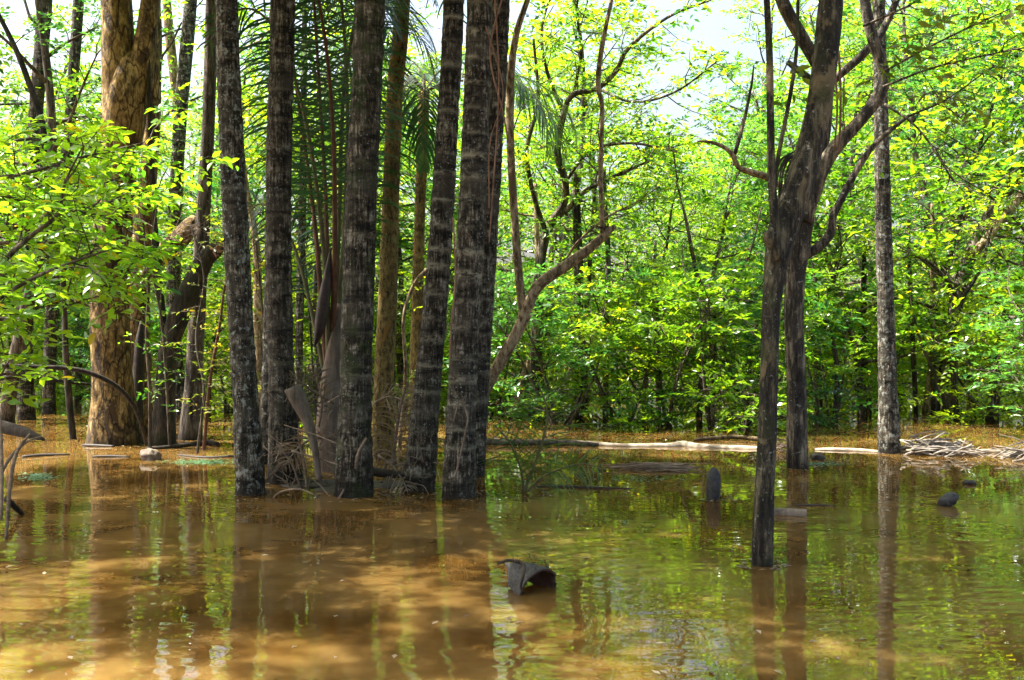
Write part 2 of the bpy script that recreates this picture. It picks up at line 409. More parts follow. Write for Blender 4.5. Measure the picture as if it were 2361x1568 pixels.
LEAF = mat_leaf('leaf_green', (.01, .05, .008), (.06, .145, .006), (.14, .225, .007), (.26, .25, .006), .46, 3.2, .3, .6)
LEAFN = mat_leaf('leaf_near', (.02, .09, .008), (.075, .195, .010), (.14, .265, .012), (.28, .24, .007), .5, 3.0, .28, .7)
LEAFC = mat_leaf('leaf_cool_green', (.008, .045, .016), (.04, .13, .024), (.085, .2, .032), (.2, .24, .03), .42, 2.8, .3, .6)
LEAFY = mat_leaf('leaf_yellowing', (.05, .08, .01), (.1, .13, .012), (.2, .17, .015), (.3, .17, .01), .5, 2.2)
LEAFF = mat_leaf('leaf_far', (.03, .09, .01), (.07, .16, .012), (.12, .22, .014), (.24, .24, .02), .5, 2.8)
PALMLEAF = mat_leaf('palm_leaflet', (.012, .045, .012), (.03, .08, .02), (.06, .12, .02), (.16, .16, .02), .35, 2.3, .35, .5)
DRYLEAF = mat_leaf('dry_leaflet', (.07, .045, .025), (.16, .11, .07), (.28, .21, .15), (.4, .33, .26), .25, 1.0, .6, .3)
TWIG = mat_bark('twig_bark', (.03, .022, .015), (.07, .052, .035), (.15, .12, .085), sc=6, bd=.01)
BGBARK = mat_bark('grey_brown_bark', (.035, .027, .02), (.08, .062, .045), (.2, .165, .13), sc=3, lich=(.3, .31, .28))
TAN = mat_bark('tan_bark', (.06, .036, .013), (.22, .14, .048), (.42, .29, .12), patch=(.06, .036, .017), patch_amt=.55, sc=2.3, stretch=(1, 1, .45), fiss=True, lich=(.34, .29, .2))
OCHRE = mat_bark('ochre_bark', (.06, .042, .014), (.135, .098, .027), (.22, .165, .055), patch=(.2, .11, .025), patch_amt=.6, sc=4, stretch=(1, 1, .6), lich=(.27, .26, .2), bd=.008)
PALE = mat_bark('pale_mottled_bark', (.10, .068, .034), (.25, .18, .10), (.42, .32, .2), patch=(.13, .082, .042), patch_amt=.62, sc=3.2, stretch=(1, 1, .5), lich=(.45, .4, .33), bd=.01)
DARK = mat_bark('dark_furrowed_bark', (.006, .005, .004), (.03, .025, .016), (.16, .135, .085), patch=(.15, .115, .062), patch_amt=.57, sc=3.5, stretch=(1, 1, .22), moss=(.028, .035, .01), lich=(.3, .3, .25))
GREYB = mat_bark('grey_streaked_bark', (.015, .012, .01), (.06, .048, .036), (.27, .215, .15), patch=(.03, .025, .02), patch_amt=.57, sc=3, stretch=(1, 1, .18), lich=(.3, .29, .25))
DARKB = mat_bark('blackish_bark', (.008, .007, .005), (.03, .024, .017), (.085, .062, .042), sc=3.5, moss=(.02, .025, .008))
PALM = mat_palm('ringed_palm_bark', 0., .625); PALMM = mat_palm('mossy_palm_bark', .8, .69); PALML = mat_palm('lichen_palm_bark', .0, .56)
STRAW = mat_wood('dry_straw', (.07, .045, .028), (.27, .2, .14), 9)
LOGM = mat_wood('bleached_wood', (.13, .095, .06), (.46, .39, .29), 7)
WETW = mat_wood('wet_dark_wood', (.009, .007, .005), (.035, .026, .018), 9, rough=.6)
HUSK = mat_wood('grey_husk', (.006, .006, .006), (.06, .056, .052), 30, (1, .15, 1), rough=.6)
DRIFT = mat_wood('grey_driftwood', (.06, .05, .04), (.36, .31, .25), 12)
HUSKIN = mat_wood('brown_husk_inside', (.02, .008, .005), (.06, .025, .014), 10, rough=.5)
SPATHE = mat_wood('brown_spathe', (.012, .007, .005), (.045, .026, .018), 8, rough=.55)
SHEATH = mat_wood('dead_sheath', (.05, .035, .025), (.2, .155, .115), 6, (1, 1, .12))
REDST = mat_wood('red_brown_petiole', (.045, .02, .01), (.13, .06, .03), 9, (1, 1, .1))
GREENST = mat_wood('green_petiole', (.05, .055, .02), (.13, .12, .05), 9, (1, 1, .1))
ROOT = mat_wood('aerial_root', (.12, .06, .035), (.3, .17, .11), 9, (1, 1, .1))
SCUM = mat_leaf('duckweed', (.03, .09, .045), (.05, .15, .08), (.09, .2, .11), (.2, .25, .12), .2, 1.2)
WATER = mat_water()

# ------------------------------------------------------------------ setting
wb = MB(); wb.add([(-90, -14, 0), (90, -14, 0), (90, 110, 0), (-90, 110, 0)], [[[0, 1, 2, 3]]])
w = wb.build('water', WATER); w['kind'] = 'structure'
gb = MB(); gb.add([(-90, -14, -1.2), (90, -14, -1.2), (90, 110, -1.2), (-90, 110, -1.2)], [[[0, 1, 2, 3]]])
g = gb.build('ground', SHEATH); g['kind'] = 'structure'

# ------------------------------------------------------------------ trunk builders
def bark_disp(k, amt, lump=.12):
    def f(q):
        o = np.array([k * 3.1, k * 1.7, k * 2.3])
        return 1 + amt * (vnoise(q * [5, 5, 1.2] + o) - .5) * 2 + amt * (vnoise(q * [11, 11, 4] + o) - .5) + lump * (vnoise(q * [1, 1, 1.1] + o) - .5) * 2
    return f

def extend(path, h, rr=.6):
    d = nrm(path[-1, :3] - path[-2, :3]); d = nrm(d * .7 + np.array([0, 0, .6]))
    e = np.append(path[-1, :3] + d * h, path[-1, 3] * rr)
    return np.vstack([path, e])

def trunk_part(root, path, mat, k, sides=20, ds=.05, amt=.05, name='trunk', lump=.1, sink=True, flare=0):
    p = np.array(path, float)
    if sink:
        b = p[0].copy(); b[2] -= .4; p = np.vstack([b, p])
    if flare:
        p[:, 3] *= 1 + flare * np.exp(-np.maximum(p[:, 2], 0) / .35)
    mb = MB(); tube(mb, p, sides, ds, disp=bark_disp(k, amt, lump))
    return mb.build(name, mat, root)

def palm(rows, d, label, mat, k, step=.24, group=None, crown=True, ext=3.6, pale=.8, nf=15, fl=3.3, name='palm_tree', cat='palm tree', sides=26, ds=.022):
    path = path_px(rows, d); path[0, 2] = 0; path[:, 3] *= .91
    root = thing(name, path[0, :3], label, cat, group)
    full = extend(path, ext, .85); b = full[0].copy(); b[2] -= .4; b[3] *= 1.1
    full[0, 3] *= 1.16
    full = np.vstack([b, full])
    rr = np.random.default_rng(100 + k)
    pos = [0.3]
    while pos[-1] < 16: pos.append(pos[-1] + step * rr.uniform(.7, 1.35))
    pos = np.array(pos); amp = rr.uniform(.25, 1, len(pos)) * pale; wd = rr.uniform(.012, .035, len(pos))
    def ring(s): return np.clip((amp[None] * np.exp(-((s[:, None] - pos[None]) / wd[None]) ** 2)).sum(1), 0, 1)
    def disp(q):
        s = q[:, 2]; o = np.array([k * 2.7, k * 5.1, k])
        st = (s[:, None] - pos[None]); st = np.where(st < 0, 9, st).min(1) / step
        return 1 + .05 * np.clip(1 - st * 3, 0, 1) + .13 * (vnoise(q * [9, 9, 16] + o) - .5) + .07 * (vnoise(q * [2, 2, 3] + o) - .5) + .05 * (vnoise(q * [22, 22, 40] + o) - .5)
    mb = MB(); tube(mb, full, sides, ds, disp=disp, ring=ring); tk = mb.build('trunk', mat, root)
    # shreds of old leaf base fibre stuck to the bark
    fb = MB(); sp = spline(path, .02); n = 46 if sides > 20 else 14
    for i in range(n):
        c = sp[rr.integers(0, len(sp))]; a = rr.uniform(2.9, 6.6)
        out = np.array([math.cos(a), math.sin(a), 0]); side = np.array([-math.sin(a), math.cos(a), 0])
        p0 = c[:3] + out * c[3] * .98; L = rr.uniform(.03, .13)
        q = [np.append(p0, .004), np.append(p0 + out * .012 + side * rr.normal(0, .02) + [0, 0, L * .5 * rr.choice([-1, 1])], .003), np.append(p0 + out * rr.uniform(.01, .05) + side * rr.normal(0, .05) + [0, 0, L * rr.choice([-1, 1])], .001)]
        tube(fb, np.array(q), 4, .05, raw=True)
    fb.build('bark_fibre', STRAW, tk)['kind'] = 'stuff'
    if crown:
        cb = MB(); top = full[-1, :3]
        for i in range(nf):
            frond(cb, top + R.normal(0, .04, 3), i * 2.4 + k, R.uniform(.1, 1.2), fl * R.uniform(.8, 1.1), 26, .55, .035, 1.5, .018, tint=.45)
        cb.build('crown', [PALMLEAF, GREENST], root)
    return root, full

def shade_canopy(tb, cb, start, clusters, L=.25, r=.05):
    """unseen limbs and leaf masses added overhead to shade the water: (x, y, z, radius, number of sublimbs)"""
    start = np.asarray(start, float)
    for (x, y, z, rad, n) in clusters:
        c = np.array([x, y, z]); mid = (start + c) / 2 + [0, 0, .5]
        tube(tb, np.array([[*start, r], [*mid, r * .75], [*c, r * .45]]), 7, .2, disp=bark_disp(x, .06))
        for i in range(n):
            lb = walk(c, (math.cos(i * 2.4), math.sin(i * 2.4), R.uniform(-.25, .5)), rad * R.uniform(.7, 1.1), 6, .16, 0, r * .4, .006); tube(tb, lb, 5, .2, raw=True)
            branchlets(tb, cb, lb, 8, rad * .45, 4, 9, L * 2.4, L)

# ------------------------------------------------------------------ the palm clump in the middle
DP = WD(1138)
G1 = 'dark ringed palms standing in the clump'
palm([(578, 1140, 66), (565, 900, 62), (548, 620, 62), (533, 300, 60), (523, 0, 54)], DP, 'leftmost palm of the dark clump, grey trunk blotched with white lichen, leaning left', PALML, 1, .3, G1, pale=.35)
palm([(658, 1112, 76), (650, 900, 66), (642, 560, 64), (645, 280, 62), (652, 0, 60)], WD(1112), 'second palm from the left in the clump, behind the leaning dead leaf base', PALM, 2, .34, G1, pale=.35)
palm([(816, 1142, 84), (820, 900, 80), (829, 560, 78), (842, 260, 76), (853, 0, 74)], WD(1142), 'thick dark palm trunk with green moss patches, left of the smooth ochre trunk', PALMM, 3, .33, G1, pale=.5)
palm([(966, 1130, 70), (985, 900, 68), (1012, 600, 60), (1032, 280, 54), (1046, 0, 52)], WD(1130), 'blackish palm leaning right to touch the pale ringed palm beside it', PALM, 4, .22, G1, pale=1.1)
palm([(1058, 1144, 76), (1066, 900, 72), (1082, 600, 68), (1096, 300, 66), (1106, 0, 64)], WD(1144), 'palm with bold pale rings on its upper trunk, front right of the clump', PALM, 5, .235, G1, pale=1.5)
palm([(1092, 1096, 50), (1104, 900, 50), (1122, 600, 48), (1140, 300, 46), (1154, 0, 46)], WD(1096), 'slim dark palm half hidden behind the pale ringed palm', PALM, 6, .24, G1, pale=.5)

# smooth ochre trunk
p = path_px([(884, 1000, 52), (884, 900, 46), (893, 700, 43), (900, 480, 40), (912, 200, 38), (928, 0, 36)], WD(1060)); 
p = np.vstack([np.append(W(882, 1060), p[0, 3] * 1.15), p])
r = thing('smooth_trunk_tree', p[0, :3], 'smooth ochre brown trunk without rings between the dark palms', 'tree')
trunk_part(r, extend(p, 4, .8), OCHRE, 11, 20, .05, .035, lump=.05)
cb, tb = MB(), MB(); top = extend(p, 4, .8)[-1, :3]
for i in range(7):
    lb = walk(top - [0, 0, R.uniform(0, 1.5)], (math.cos(i * 2.4), math.sin(i * 2.4), .5), 2.4, 6, .15, 0, .03, .006); tube(tb, lb, 5, .2, raw=True)
    branchlets(tb, cb, lb, 5, 1., 4, 8, .4, .12)
shade_canopy(tb, cb, top, [(-1.4, 11., 9.4, 2., 8), (-3.6, 10.4, 9.2, 2., 8)])  # out-of-view leaf masses added up high to shade clump and water
cb.build('crown', [LEAF, TWIG], r); tb.build('limbs', OCHRE, r)['kind'] = 'stuff'

# ------------------------------------------------------------------ young palm rising behind the mossy trunk
yp = W(762, 1085); d = yp[1]
r = thing('young_palm', yp, 'young palm with long arching green leaves and reddish stalks behind the mossy trunk', 'palm')
mb = MB(); tube(mb, np.vstack([[*yp - [0, 0, .3], .16], path_px([(760, 1000, 66), (765, 900, 56), (775, 800, 40), (782, 700, 18)], d)]), 14, .05, disp=bark_disp(21, .06)); mb.build('trunk', SHEATH, r)
def px_frond(rows, d0, d1, n, ll, stem, w=.022, tint=.35, s0=.35, droop=.8):
    mb = MB(); path = spline(path_px(rows, d0, d1), .05); tube(mb, path, 6, .05, raw=True, mat=1)
    m = len(path) - 1; s = np.linspace(s0, .985, n); i0 = np.minimum((s * m).astype(int), m - 1)
    o = path[i0, :3]; tg = nrm(path[i0 + 1, :3] - path[i0, :3])
    sd = nrm(np.cross(tg, [0.1, -1, .2])); prof = np.clip(np.sin((s - s0) / (1 - s0) * 2.4 + .6), .25, 1)
    for sg in (-1, 1):
        dd = nrm(sd * sg + tg * .6 + R.normal(0, .12, (n, 3)) + np.array([0, -.25, 0])); pp = o.copy(); rows_ = []; LL = ll * prof * R.uniform(.75, 1.15, n)
        upv = np.cross(tg, sd)
        for k in range(6):
            wd = nrm(np.cross(dd, upv)) * w * [.4, 1, 1, .8, .55, .05][k] * .5
            rows_ += [pp + wd, pp - wd]; dd = nrm(dd + np.array([0, 0, -1.]) * droop * (.15 + .11 * k)); pp = pp + dd * (LL / 5)[:, None]
        b = np.arange(n)[:, None] * 12
        mb.add(np.stack(rows_, 1).reshape(-1, 3), [np.vstack([b + np.array([[2 * k, 2 * k + 1, 2 * k + 3, 2 * k + 2]]) for k in range(5)])], 0, np.clip(np.repeat(R.normal(tint, .16, n), 12), 0, 1))
    return mb
FR = [([(768, 800, 16), (772, 560, 13), (768, 300, 10), (745, 60, 8), (700, -120, 6), (620, -190, 3)], 0, -1.2, 34, 1.0, 1),
      ([(760, 820, 16), (745, 560, 12), (705, 280, 9), (640, 80, 7), (560, 20, 5), (470, 110, 3)], 0, -.8, 36, .85, 0),
      ([(775, 800, 14), (795, 500, 11), (800, 200, 9), (775, -60, 7), (700, -230, 4)], 0, .4, 36, 1.1, 0),
      ([(752, 840, 14), (726, 520, 11), (690, 250, 8), (655, 30, 6), (600, -80, 3)], 0, .8, 36, .9, 1),
      ([(770, 830, 13), (782, 500, 11), (800, 150, 9), (880, -120, 7), (980, -100, 4), (1060, 60, 2)], 0, .9, 40, 1.0, 0),
      ([(748, 860, 12), (700, 640, 9), (655, 520, 7), (600, 470, 5), (550, 520, 2)], 0, .9, 30, .55, 0),
      ([(776, 850, 12), (800, 600, 9), (850, 380, 7), (930, 260, 5), (1010, 330, 2)], .2, 1.6, 34, .8, 0),
      ([(756, 820, 13), (752, 480, 10), (735, 180, 8), (725, -60, 6), (760, -200, 3)], 0, .2, 34, 1.0, 1)]
for rows, a, b, n, ll, st in FR:
    px_frond(rows, d + a, d + b, n, ll, st).build('frond', [PALMLEAF, REDST if st else GREENST], r)
# dark hanging spathe on the young palm
mb = MB()
sp_ = spline(path_px([(762, 575, 6), (752, 640, 26), (742, 700, 36), (733, 760, 30), (724, 800, 4)], d - .18), .02)
tube(mb, sp_, 14, .02, raw=True, disp=lambda q: 1 - .45 * np.clip(q[:, 1], 0, 1)); mb.build('spathe', SPATHE, r)

# leaning dead leaf base in front of the second palm
lp = path_px([(733, 1105, 16), (722, 1030, 20), (704, 970, 32), (682, 925, 46), (668, 896, 48)], DP - .15)
mb = MB(); tube(mb, lp, 14, .03, disp=lambda q: (1 - .5 * np.clip(q[:, 1], -.2, 1)) * (1 + .1 * (vnoise(q * [3, 3, 9]) - .5)))
single('dead_leaf_base', mb, SHEATH, lp[0, :3], 'broad grey dead leaf base leaning against the second palm', 'leaf base')

# dry fronds and stalks around the foot of the clump
G2 = 'dead palm leaves caught in the clump'
def dead_frond(rows, d0, d1, label, n=20, ll=.3, mat=DRYLEAF, w=.012, droop=.5, tint=.55, s0=.2):
    mb = px_frond(rows, d0, d1, n, ll, 0, w, tint, s0, droop)
    root = P(*rows[0][:2], d0)
    o = single('dead_frond', mb, [mat, STRAW], root, label, 'dead leaf', G2)
dead_frond([(905, 1105, 9), (912, 1010, 8), (925, 930, 7), (940, 880, 4)], 10.1, 9.9, 'grey dead palm leaf standing upright right of the mossy trunk', 26, .35)
dead_frond([(770, 930, 7), (720, 900, 6), (690, 880, 4), (665, 872, 2)], 10.3, 9.8, 'straw coloured dead leaf fanning out left behind the mossy trunk', 24, .32)
dead_frond([(780, 1010, 6), (725, 1012, 5), (690, 1030, 4), (650, 1080, 2)], 9.9, 9.3, 'dry leaf drooping between the second palm and mossy trunk', 22, .3)
dead_frond([(860, 930, 6), (900, 915, 5), (950, 935, 4), (985, 980, 2)], 10.4, 10.2, 'pale dead leaf arching low across the ochre trunk', 24, .36)
dead_frond([(872, 1050, 6), (905, 1075, 5), (930, 1110, 4), (940, 1135, 2)], 9.7, 9.3, 'dead leaf collapsed into the water between mossy trunk and black palm', 20, .3)
dead_frond([(735, 985, 6), (742, 930, 5), (733, 880, 4), (722, 830, 2)], 10.4, 10.5, 'light dry leaf standing beside the base of the young palm', 20, .3)
G3 = 'thin dry stalks bent over the waterline'
def stalk(rows, d0, d1, label, mat=STRAW, name='dry_stalk', cat='stalk', group=G3, sides=5):
    mb = MB(); pp = path_px(rows, d0, d1); tube(mb, pp, sides, .04)
    return single(name, mb, mat, pp[0, :3], label, cat, group)
stalk([(612, 1112, 5), (640, 1080, 5), (670, 1066, 4)], 9.4, 9.3, 'short pale stalk curving up from water at the foot of the second palm')
stalk([(630, 1150, 5), (645, 1135, 5), (690, 1128, 5), (735, 1146, 3)], 9.1, 9.0, 'pale stalk arched low over water in front of the second palm')
stalk([(708, 1130, 7), (700, 1060, 6), (688, 1010, 5), (690, 975, 3)], 9.3, 9.4, 'upright brown stalk between the dead leaf base and second palm')
stalk([(695, 1130, 5), (672, 1070, 4), (640, 1025, 3)], 9.3, 9.2, 'thin stalk slanting across the foot of the second palm')
stalk([(775, 1160, 6), (790, 1135, 5), (800, 1115, 4)], 9.0, 9.1, 'short straw stalk poking from water before the mossy trunk')
stalk([(672, 1040, 5), (735, 1058, 4), (790, 1075, 4)], 9.3, 9.1, 'long dry stalk lying level against the mossy trunk')
stalk([(655, 980, 3), (720, 1000, 3), (775, 1022, 4)], 9.2, 9.0, 'wiry stalk crossing in front of the dead leaf base')
stalk([(820, 1080, 7), (826, 1045, 8), (845, 1010, 6)], 9.0, 9.0, 'curled grey strip hanging on the face of the mossy trunk')
stalk([(852, 1085, 22), (890, 1092, 20), (945, 1096, 14)], 9.6, 9.5, 'dark rotten log lying between the mossy trunk and black palm', WETW, 'rotten_log', 'log', None, 9)
stalk([(1048, 1108, 5), (1070, 1010, 5), (1078, 960, 5), (1060, 925, 4), (1046, 970, 3)], 8.95, 8.9, 'pale looping stem hanging down the front of the ringed palm')
# loose litter nobody could count
mb = MB()
for i in range(260):
    u = R.uniform(612, 1010); v = R.uniform(1010, 1150) if R.random() < .7 else R.uniform(880, 1100)
    dd = R.uniform(9.2, 10.3); q = P(u, min(v, 784 + CH * F / dd + 4), dd); dr = nrm(R.normal(0, 1, 3) * [1, .6, .8]); L = R.uniform(.08, .35)
    tube(mb, np.array([np.append(q, .006), np.append(q + dr * L * .5 + [0, 0, R.normal(.02, .03)], .005), np.append(q + dr * L, .002)]), 3, .2, raw=True, cap=False)
lb = mb.build('leaf_litter', STRAW); tag(lb, 'tangle of dry stalks and leaf litter around the palm feet', 'leaf litter', None, 'stuff')
mb = MB()   # low rooty mound of peat that carries the clump
for (u, v, rx, rz) in [(650, 1118, .3, .03), (720, 1118, .42, .06), (790, 1130, .35, .05), (880, 1118, .42, .05), (950, 1125, .3, .03), (1060, 1142, .24, .03), (578, 1140, .2, .03)]:
    c = W(u, v + 2) + [0, .12, -.03]; th = np.linspace(0, 6.283, 22, endpoint=False)
    ringz = [(1., 0.), (.8, .6), (.45, .9), (.1, 1.)]
    vs = [c + np.stack([np.cos(th) * rx * a, np.sin(th) * rx * .8 * a, np.full(22, rz * b)], 1) * (1 + .35 * (vnoise(np.stack([np.cos(th) * 2 + u, np.sin(th) * 2, np.full(22, a * 3)], 1))[:, None] - .5)) for a, b in ringz]
    vs = np.vstack(vs); j = np.arange(22); j2 = (j + 1) % 22
    mb.add(vs, [np.vstack([np.stack([k * 22 + j, k * 22 + j2, (k + 1) * 22 + j2, (k + 1) * 22 + j], 1) for k in range(3)])])
m_ = mb.build('mud_mound', WETW); m_['kind'] = 'structure'

# vines hanging on the back of the ringed palm
G4 = 'thin dry vines trailing down the slim palm'
for i, (rows, lab) in enumerate([([(1140, -30, 4), (1150, 200, 4), (1138, 420, 4), (1128, 560, 3)], 'thin dry vine running straight down the slim palm trunk'),
                  ([(1165, -30, 4), (1130, 120, 4), (1160, 260, 4), (1172, 330, 4)], 'dry vine crossing over itself high on the slim palm'),
                  ([(1120, 60, 3), (1160, 210, 3), (1130, 330, 3), (1128, 480, 3)], 'wavy hair thin vine between the ringed palm and slim palm'),
                  ([(1045, 500, 4), (1050, 640, 4), (1040, 760, 4), (1036, 850, 3)], 'thin vine hanging in the gap left of the ringed palm')]):
    stalk(rows, 8.9, 8.95, lab, ROOT, 'hanging_vine', 'vine', G4, 4)

# small palm seedling right of the clump
sp0 = W(1208, 1136); r = thing('palm_seedling', sp0, 'small palm seedling with thin dark green arching leaflets rising from water', 'palm')
d = sp0[1]
for rows, n, ll in [([(1208, 1136, 8), (1228, 1080, 7), (1250, 1020, 6), (1262, 950, 5), (1240, 880, 3)], 15, .62), ([(1208, 1136, 8), (1200, 1080, 6), (1175, 1020, 5), (1140, 980, 3)], 9, .4), ([(1210, 1136, 7), (1260, 1095, 5), (1340, 1070, 4), (1400, 1085, 2)], 12, .35)]:
    px_frond(rows, d, d - .2, int(n * 1.5), ll, 0, .011, .5, .15, .28).build('frond', [PALMLEAF, GREENST], r)

# ------------------------------------------------------------------ left group: big tan tree and its neighbours
dB = WD(1022)
path = path_px([(266, 1022, 108), (260, 900, 92), (254, 740, 86), (256, 600, 84), (266, 450, 84), (280, 320, 88), (292, 220, 96), (302, 150, 70), (306, 110, 20)], dB)
r = thing('forked_tree', path[0, :3], 'massive tan barked tree that forks into two upright limbs near the top', 'tree')
trunk_part(r, path, TAN, 31, 28, .05, .05, lump=.035, flare=.15)
for i, rows in enumerate([[(276, 330, 70), (276, 230, 76), (273, 120, 74), (271, 50, 68), (269, 0, 66), (262, -130, 62)], [(296, 330, 60), (312, 230, 60), (330, 130, 54), (340, 60, 46), (346, 0, 42), (358, -130, 40)]]):
    trunk_part(r, extend(path_px(rows, dB - .02), 3, .6), TAN, 32 + i, 22, .05, .05, 'limb', lump=.035, sink=False)
tb, cb = MB(), MB()
for i in range(10):
    p0 = P(260 + 100 * (i % 2), -160 - 30 * i, dB); lb = walk(p0, (math.cos(i * 2.4), math.sin(i * 2.4), .35), 3.2, 6, .15, 0, .05, .008); tube(tb, lb, 5, .2, raw=True)
    branchlets(tb, cb, lb, 6, 1.3, 4, 8, .42, .12)
cb.build('crown', [LEAF, TWIG], r); tb.build('branch', TAN, r)['kind'] = 'stuff'
# second tan trunk just behind, hollow and split near the ground
path = path_px([(322, 1010, 84), (318, 900, 66), (316, 760, 58), (330, 560, 44), (348, 330, 38), (352, 100, 32), (356, -100, 30)], dB + 1.1)
path[0, 2] = 0
r = thing('slim_tan_tree', path[0, :3], 'slimmer tan tree with a dark hollow, right behind the massive forked tree', 'tree')
trunk_part(r, extend(path, 3), TAN, 35, 20, .06, .08)
mb = MB(); tube(mb, path_px([(322, 1000, 18), (318, 900, 24), (322, 800, 22), (326, 740, 6)], dB + .82), 8, .06, disp=bark_disp(4, .2)); mb.build('hollow', WETW, r)  # raised dark tube on the trunk, the hollow's shade put into its colour
trunk_part(r, path_px([(338, 640, 40), (372, 590, 44), (410, 555, 46), (440, 520, 40), (452, 500, 20)], dB + .8), TAN, 36, 14, .06, .1, 'limb', sink=False)
mb = MB()
for i in range(26):
    p0 = P(R.uniform(395, 440), R.uniform(520, 560), dB + .5); L = R.uniform(.15, .45)
    tube(mb, walk(p0, (1, -.3, R.uniform(.0, .5)), L, 3, .3, 0, .006, .002), 4, .1, raw=True)
mb.build('twig_tuft', STRAW, r)
# dark forked stem with broken end
r0 = path_px([(372, 1024, 66), (380, 930, 48), (386, 850, 46), (396, 780, 46), (425, 700, 46), (452, 640, 44), (474, 595, 40), (500, 572, 36), (512, 566, 20)], dB - .15)
r = thing('broken_tree', r0[0, :3], 'blackish crooked tree ending in a ragged orange broken stub', 'tree')
trunk_part(r, r0, DARKB, 37, 18, .05, .1)
trunk_part(r, extend(path_px([(385, 820, 16), (372, 700, 15), (360, 560, 13), (352, 420, 12), (345, 250, 10)], dB - .1), 2), DARKB, 38, 10, .07, .06, 'limb', sink=False)
mb = MB()
for i in range(14):
    p0 = P(496 + R.normal(0, 9), 574 + R.normal(0, 8), dB - .3); tube(mb, walk(p0, (.8, -.3, R.normal(.1, .5)), R.uniform(.06, .16), 2, .2, 0, .018, .004), 5, .05, raw=True)
mb.build('splintered_end', ROOT, r)
G5 = 'plain trunks behind the left group'
def plain_tree(rows, d, label, mat, k, name='slender_tree', cat='tree', group=None, crown=5, cl=2., leaf=None, ext=2.5, sides=12, amt=.05, tm=.5, zs=0.):
    pp = path_px(rows, d)
    if zs == 0: pp[0, 2] = 0
    rt = thing(name, pp[0, :3], label, cat, group)
    e = extend(pp, ext) if ext else pp
    trunk_part(rt, e, mat, k, sides, .07, amt)
    if crown:
        tb, cb = MB(), MB()
        for i in range(crown):
            s = e[-1, :3] + (e[-2, :3] - e[-1, :3]) * R.uniform(0, .9)
            lb = walk(s, (math.cos(i * 2.4 + k), math.sin(i * 2.4 + k), .35), cl, 6, .16, 0, .025, .006); tube(tb, lb, 5, .2, raw=True)
            branchlets(tb, cb, lb, 5, cl * .45, 4, 8, .4, .12, tmean=tm)
        cb.build('crown', [leaf or LEAF, TWIG], rt); tb.build('branch', mat, rt)['kind'] = 'stuff'
    return rt, e
plain_tree([(438, 1016, 56), (446, 900, 44), (452, 760, 38), (464, 560, 34), (478, 330, 30), (486, 100, 28), (490, -80, 26)], dB + .6, 'grey brown trunk standing right of the crooked broken tree', BGBARK, 41, group=None, cl=1.6)
plain_tree([(168, 1012, 15), (160, 930, 15), (152, 820, 14), (148, 700, 13), (140, 560, 12)], WD(1012), 'thin dark pole of a trunk left of the massive forked tree', DARKB, 42, 'thin_trunk', ext=1.2, crown=2, cl=1.)
plain_tree([(420, 985, 30), (402, 760, 30), (402, 500, 30), (418, 250, 30), (440, 0, 28)], 19, 'pale grey ringed trunk far behind the crooked broken tree', PALML, 43, 'distant_palm', 'palm tree', ext=1.5, crown=0)
plain_tree([(60, 975, 40), (56, 800, 36), (60, 600, 30), (80, 300, 30), (104, 0, 30)], 18, 'dark trunk with grey upper part at the far left edge', PALM, 44, 'distant_palm', 'palm tree', ext=1.5, crown=0)
plain_tree([(112, 960, 30), (116, 800, 28), (130, 600, 26), (160, 300, 26), (180, 0, 24)], 19.5, 'black banded palm trunk left of and behind the massive forked tree', PALM, 45, 'distant_palm', 'palm tree', ext=1.5, crown=0)
plain_tree([(400, 960, 22), (405, 640, 24), (412, 300, 22), (392, 90, 22), (380, -60, 18)], 21, 'pale smooth far trunk with a forked grey top right of the forked tree', PALE, 46, 'pale_tree', ext=1.2, crown=3)
plain_tree([(690, 975, 18), (690, 760, 18), (696, 520, 18), (700, 300, 16)], 18, 'slim ringed trunk seen between the second palm and the young palm', PALML, 47, 'distant_palm', 'palm tree', ext=4, crown=4, cl=1.6)
plain_tree([(600, 970, 14), (596, 760, 20), (590, 560, 18), (560, 380, 14)], 17.5, 'pale bent trunk in the gap between the two left palms', PALE, 48, 'pale_tree', ext=3, crown=4, cl=1.6)
plain_tree([(100, 298, 14), (70, 200, 14), (35, 110, 12), (-10, 20, 10)], 8., 'dark bare stem crossing the upper left corner', DARKB, 49, 'bare_sapling', 'sapling', ext=0, crown=0, zs=1)

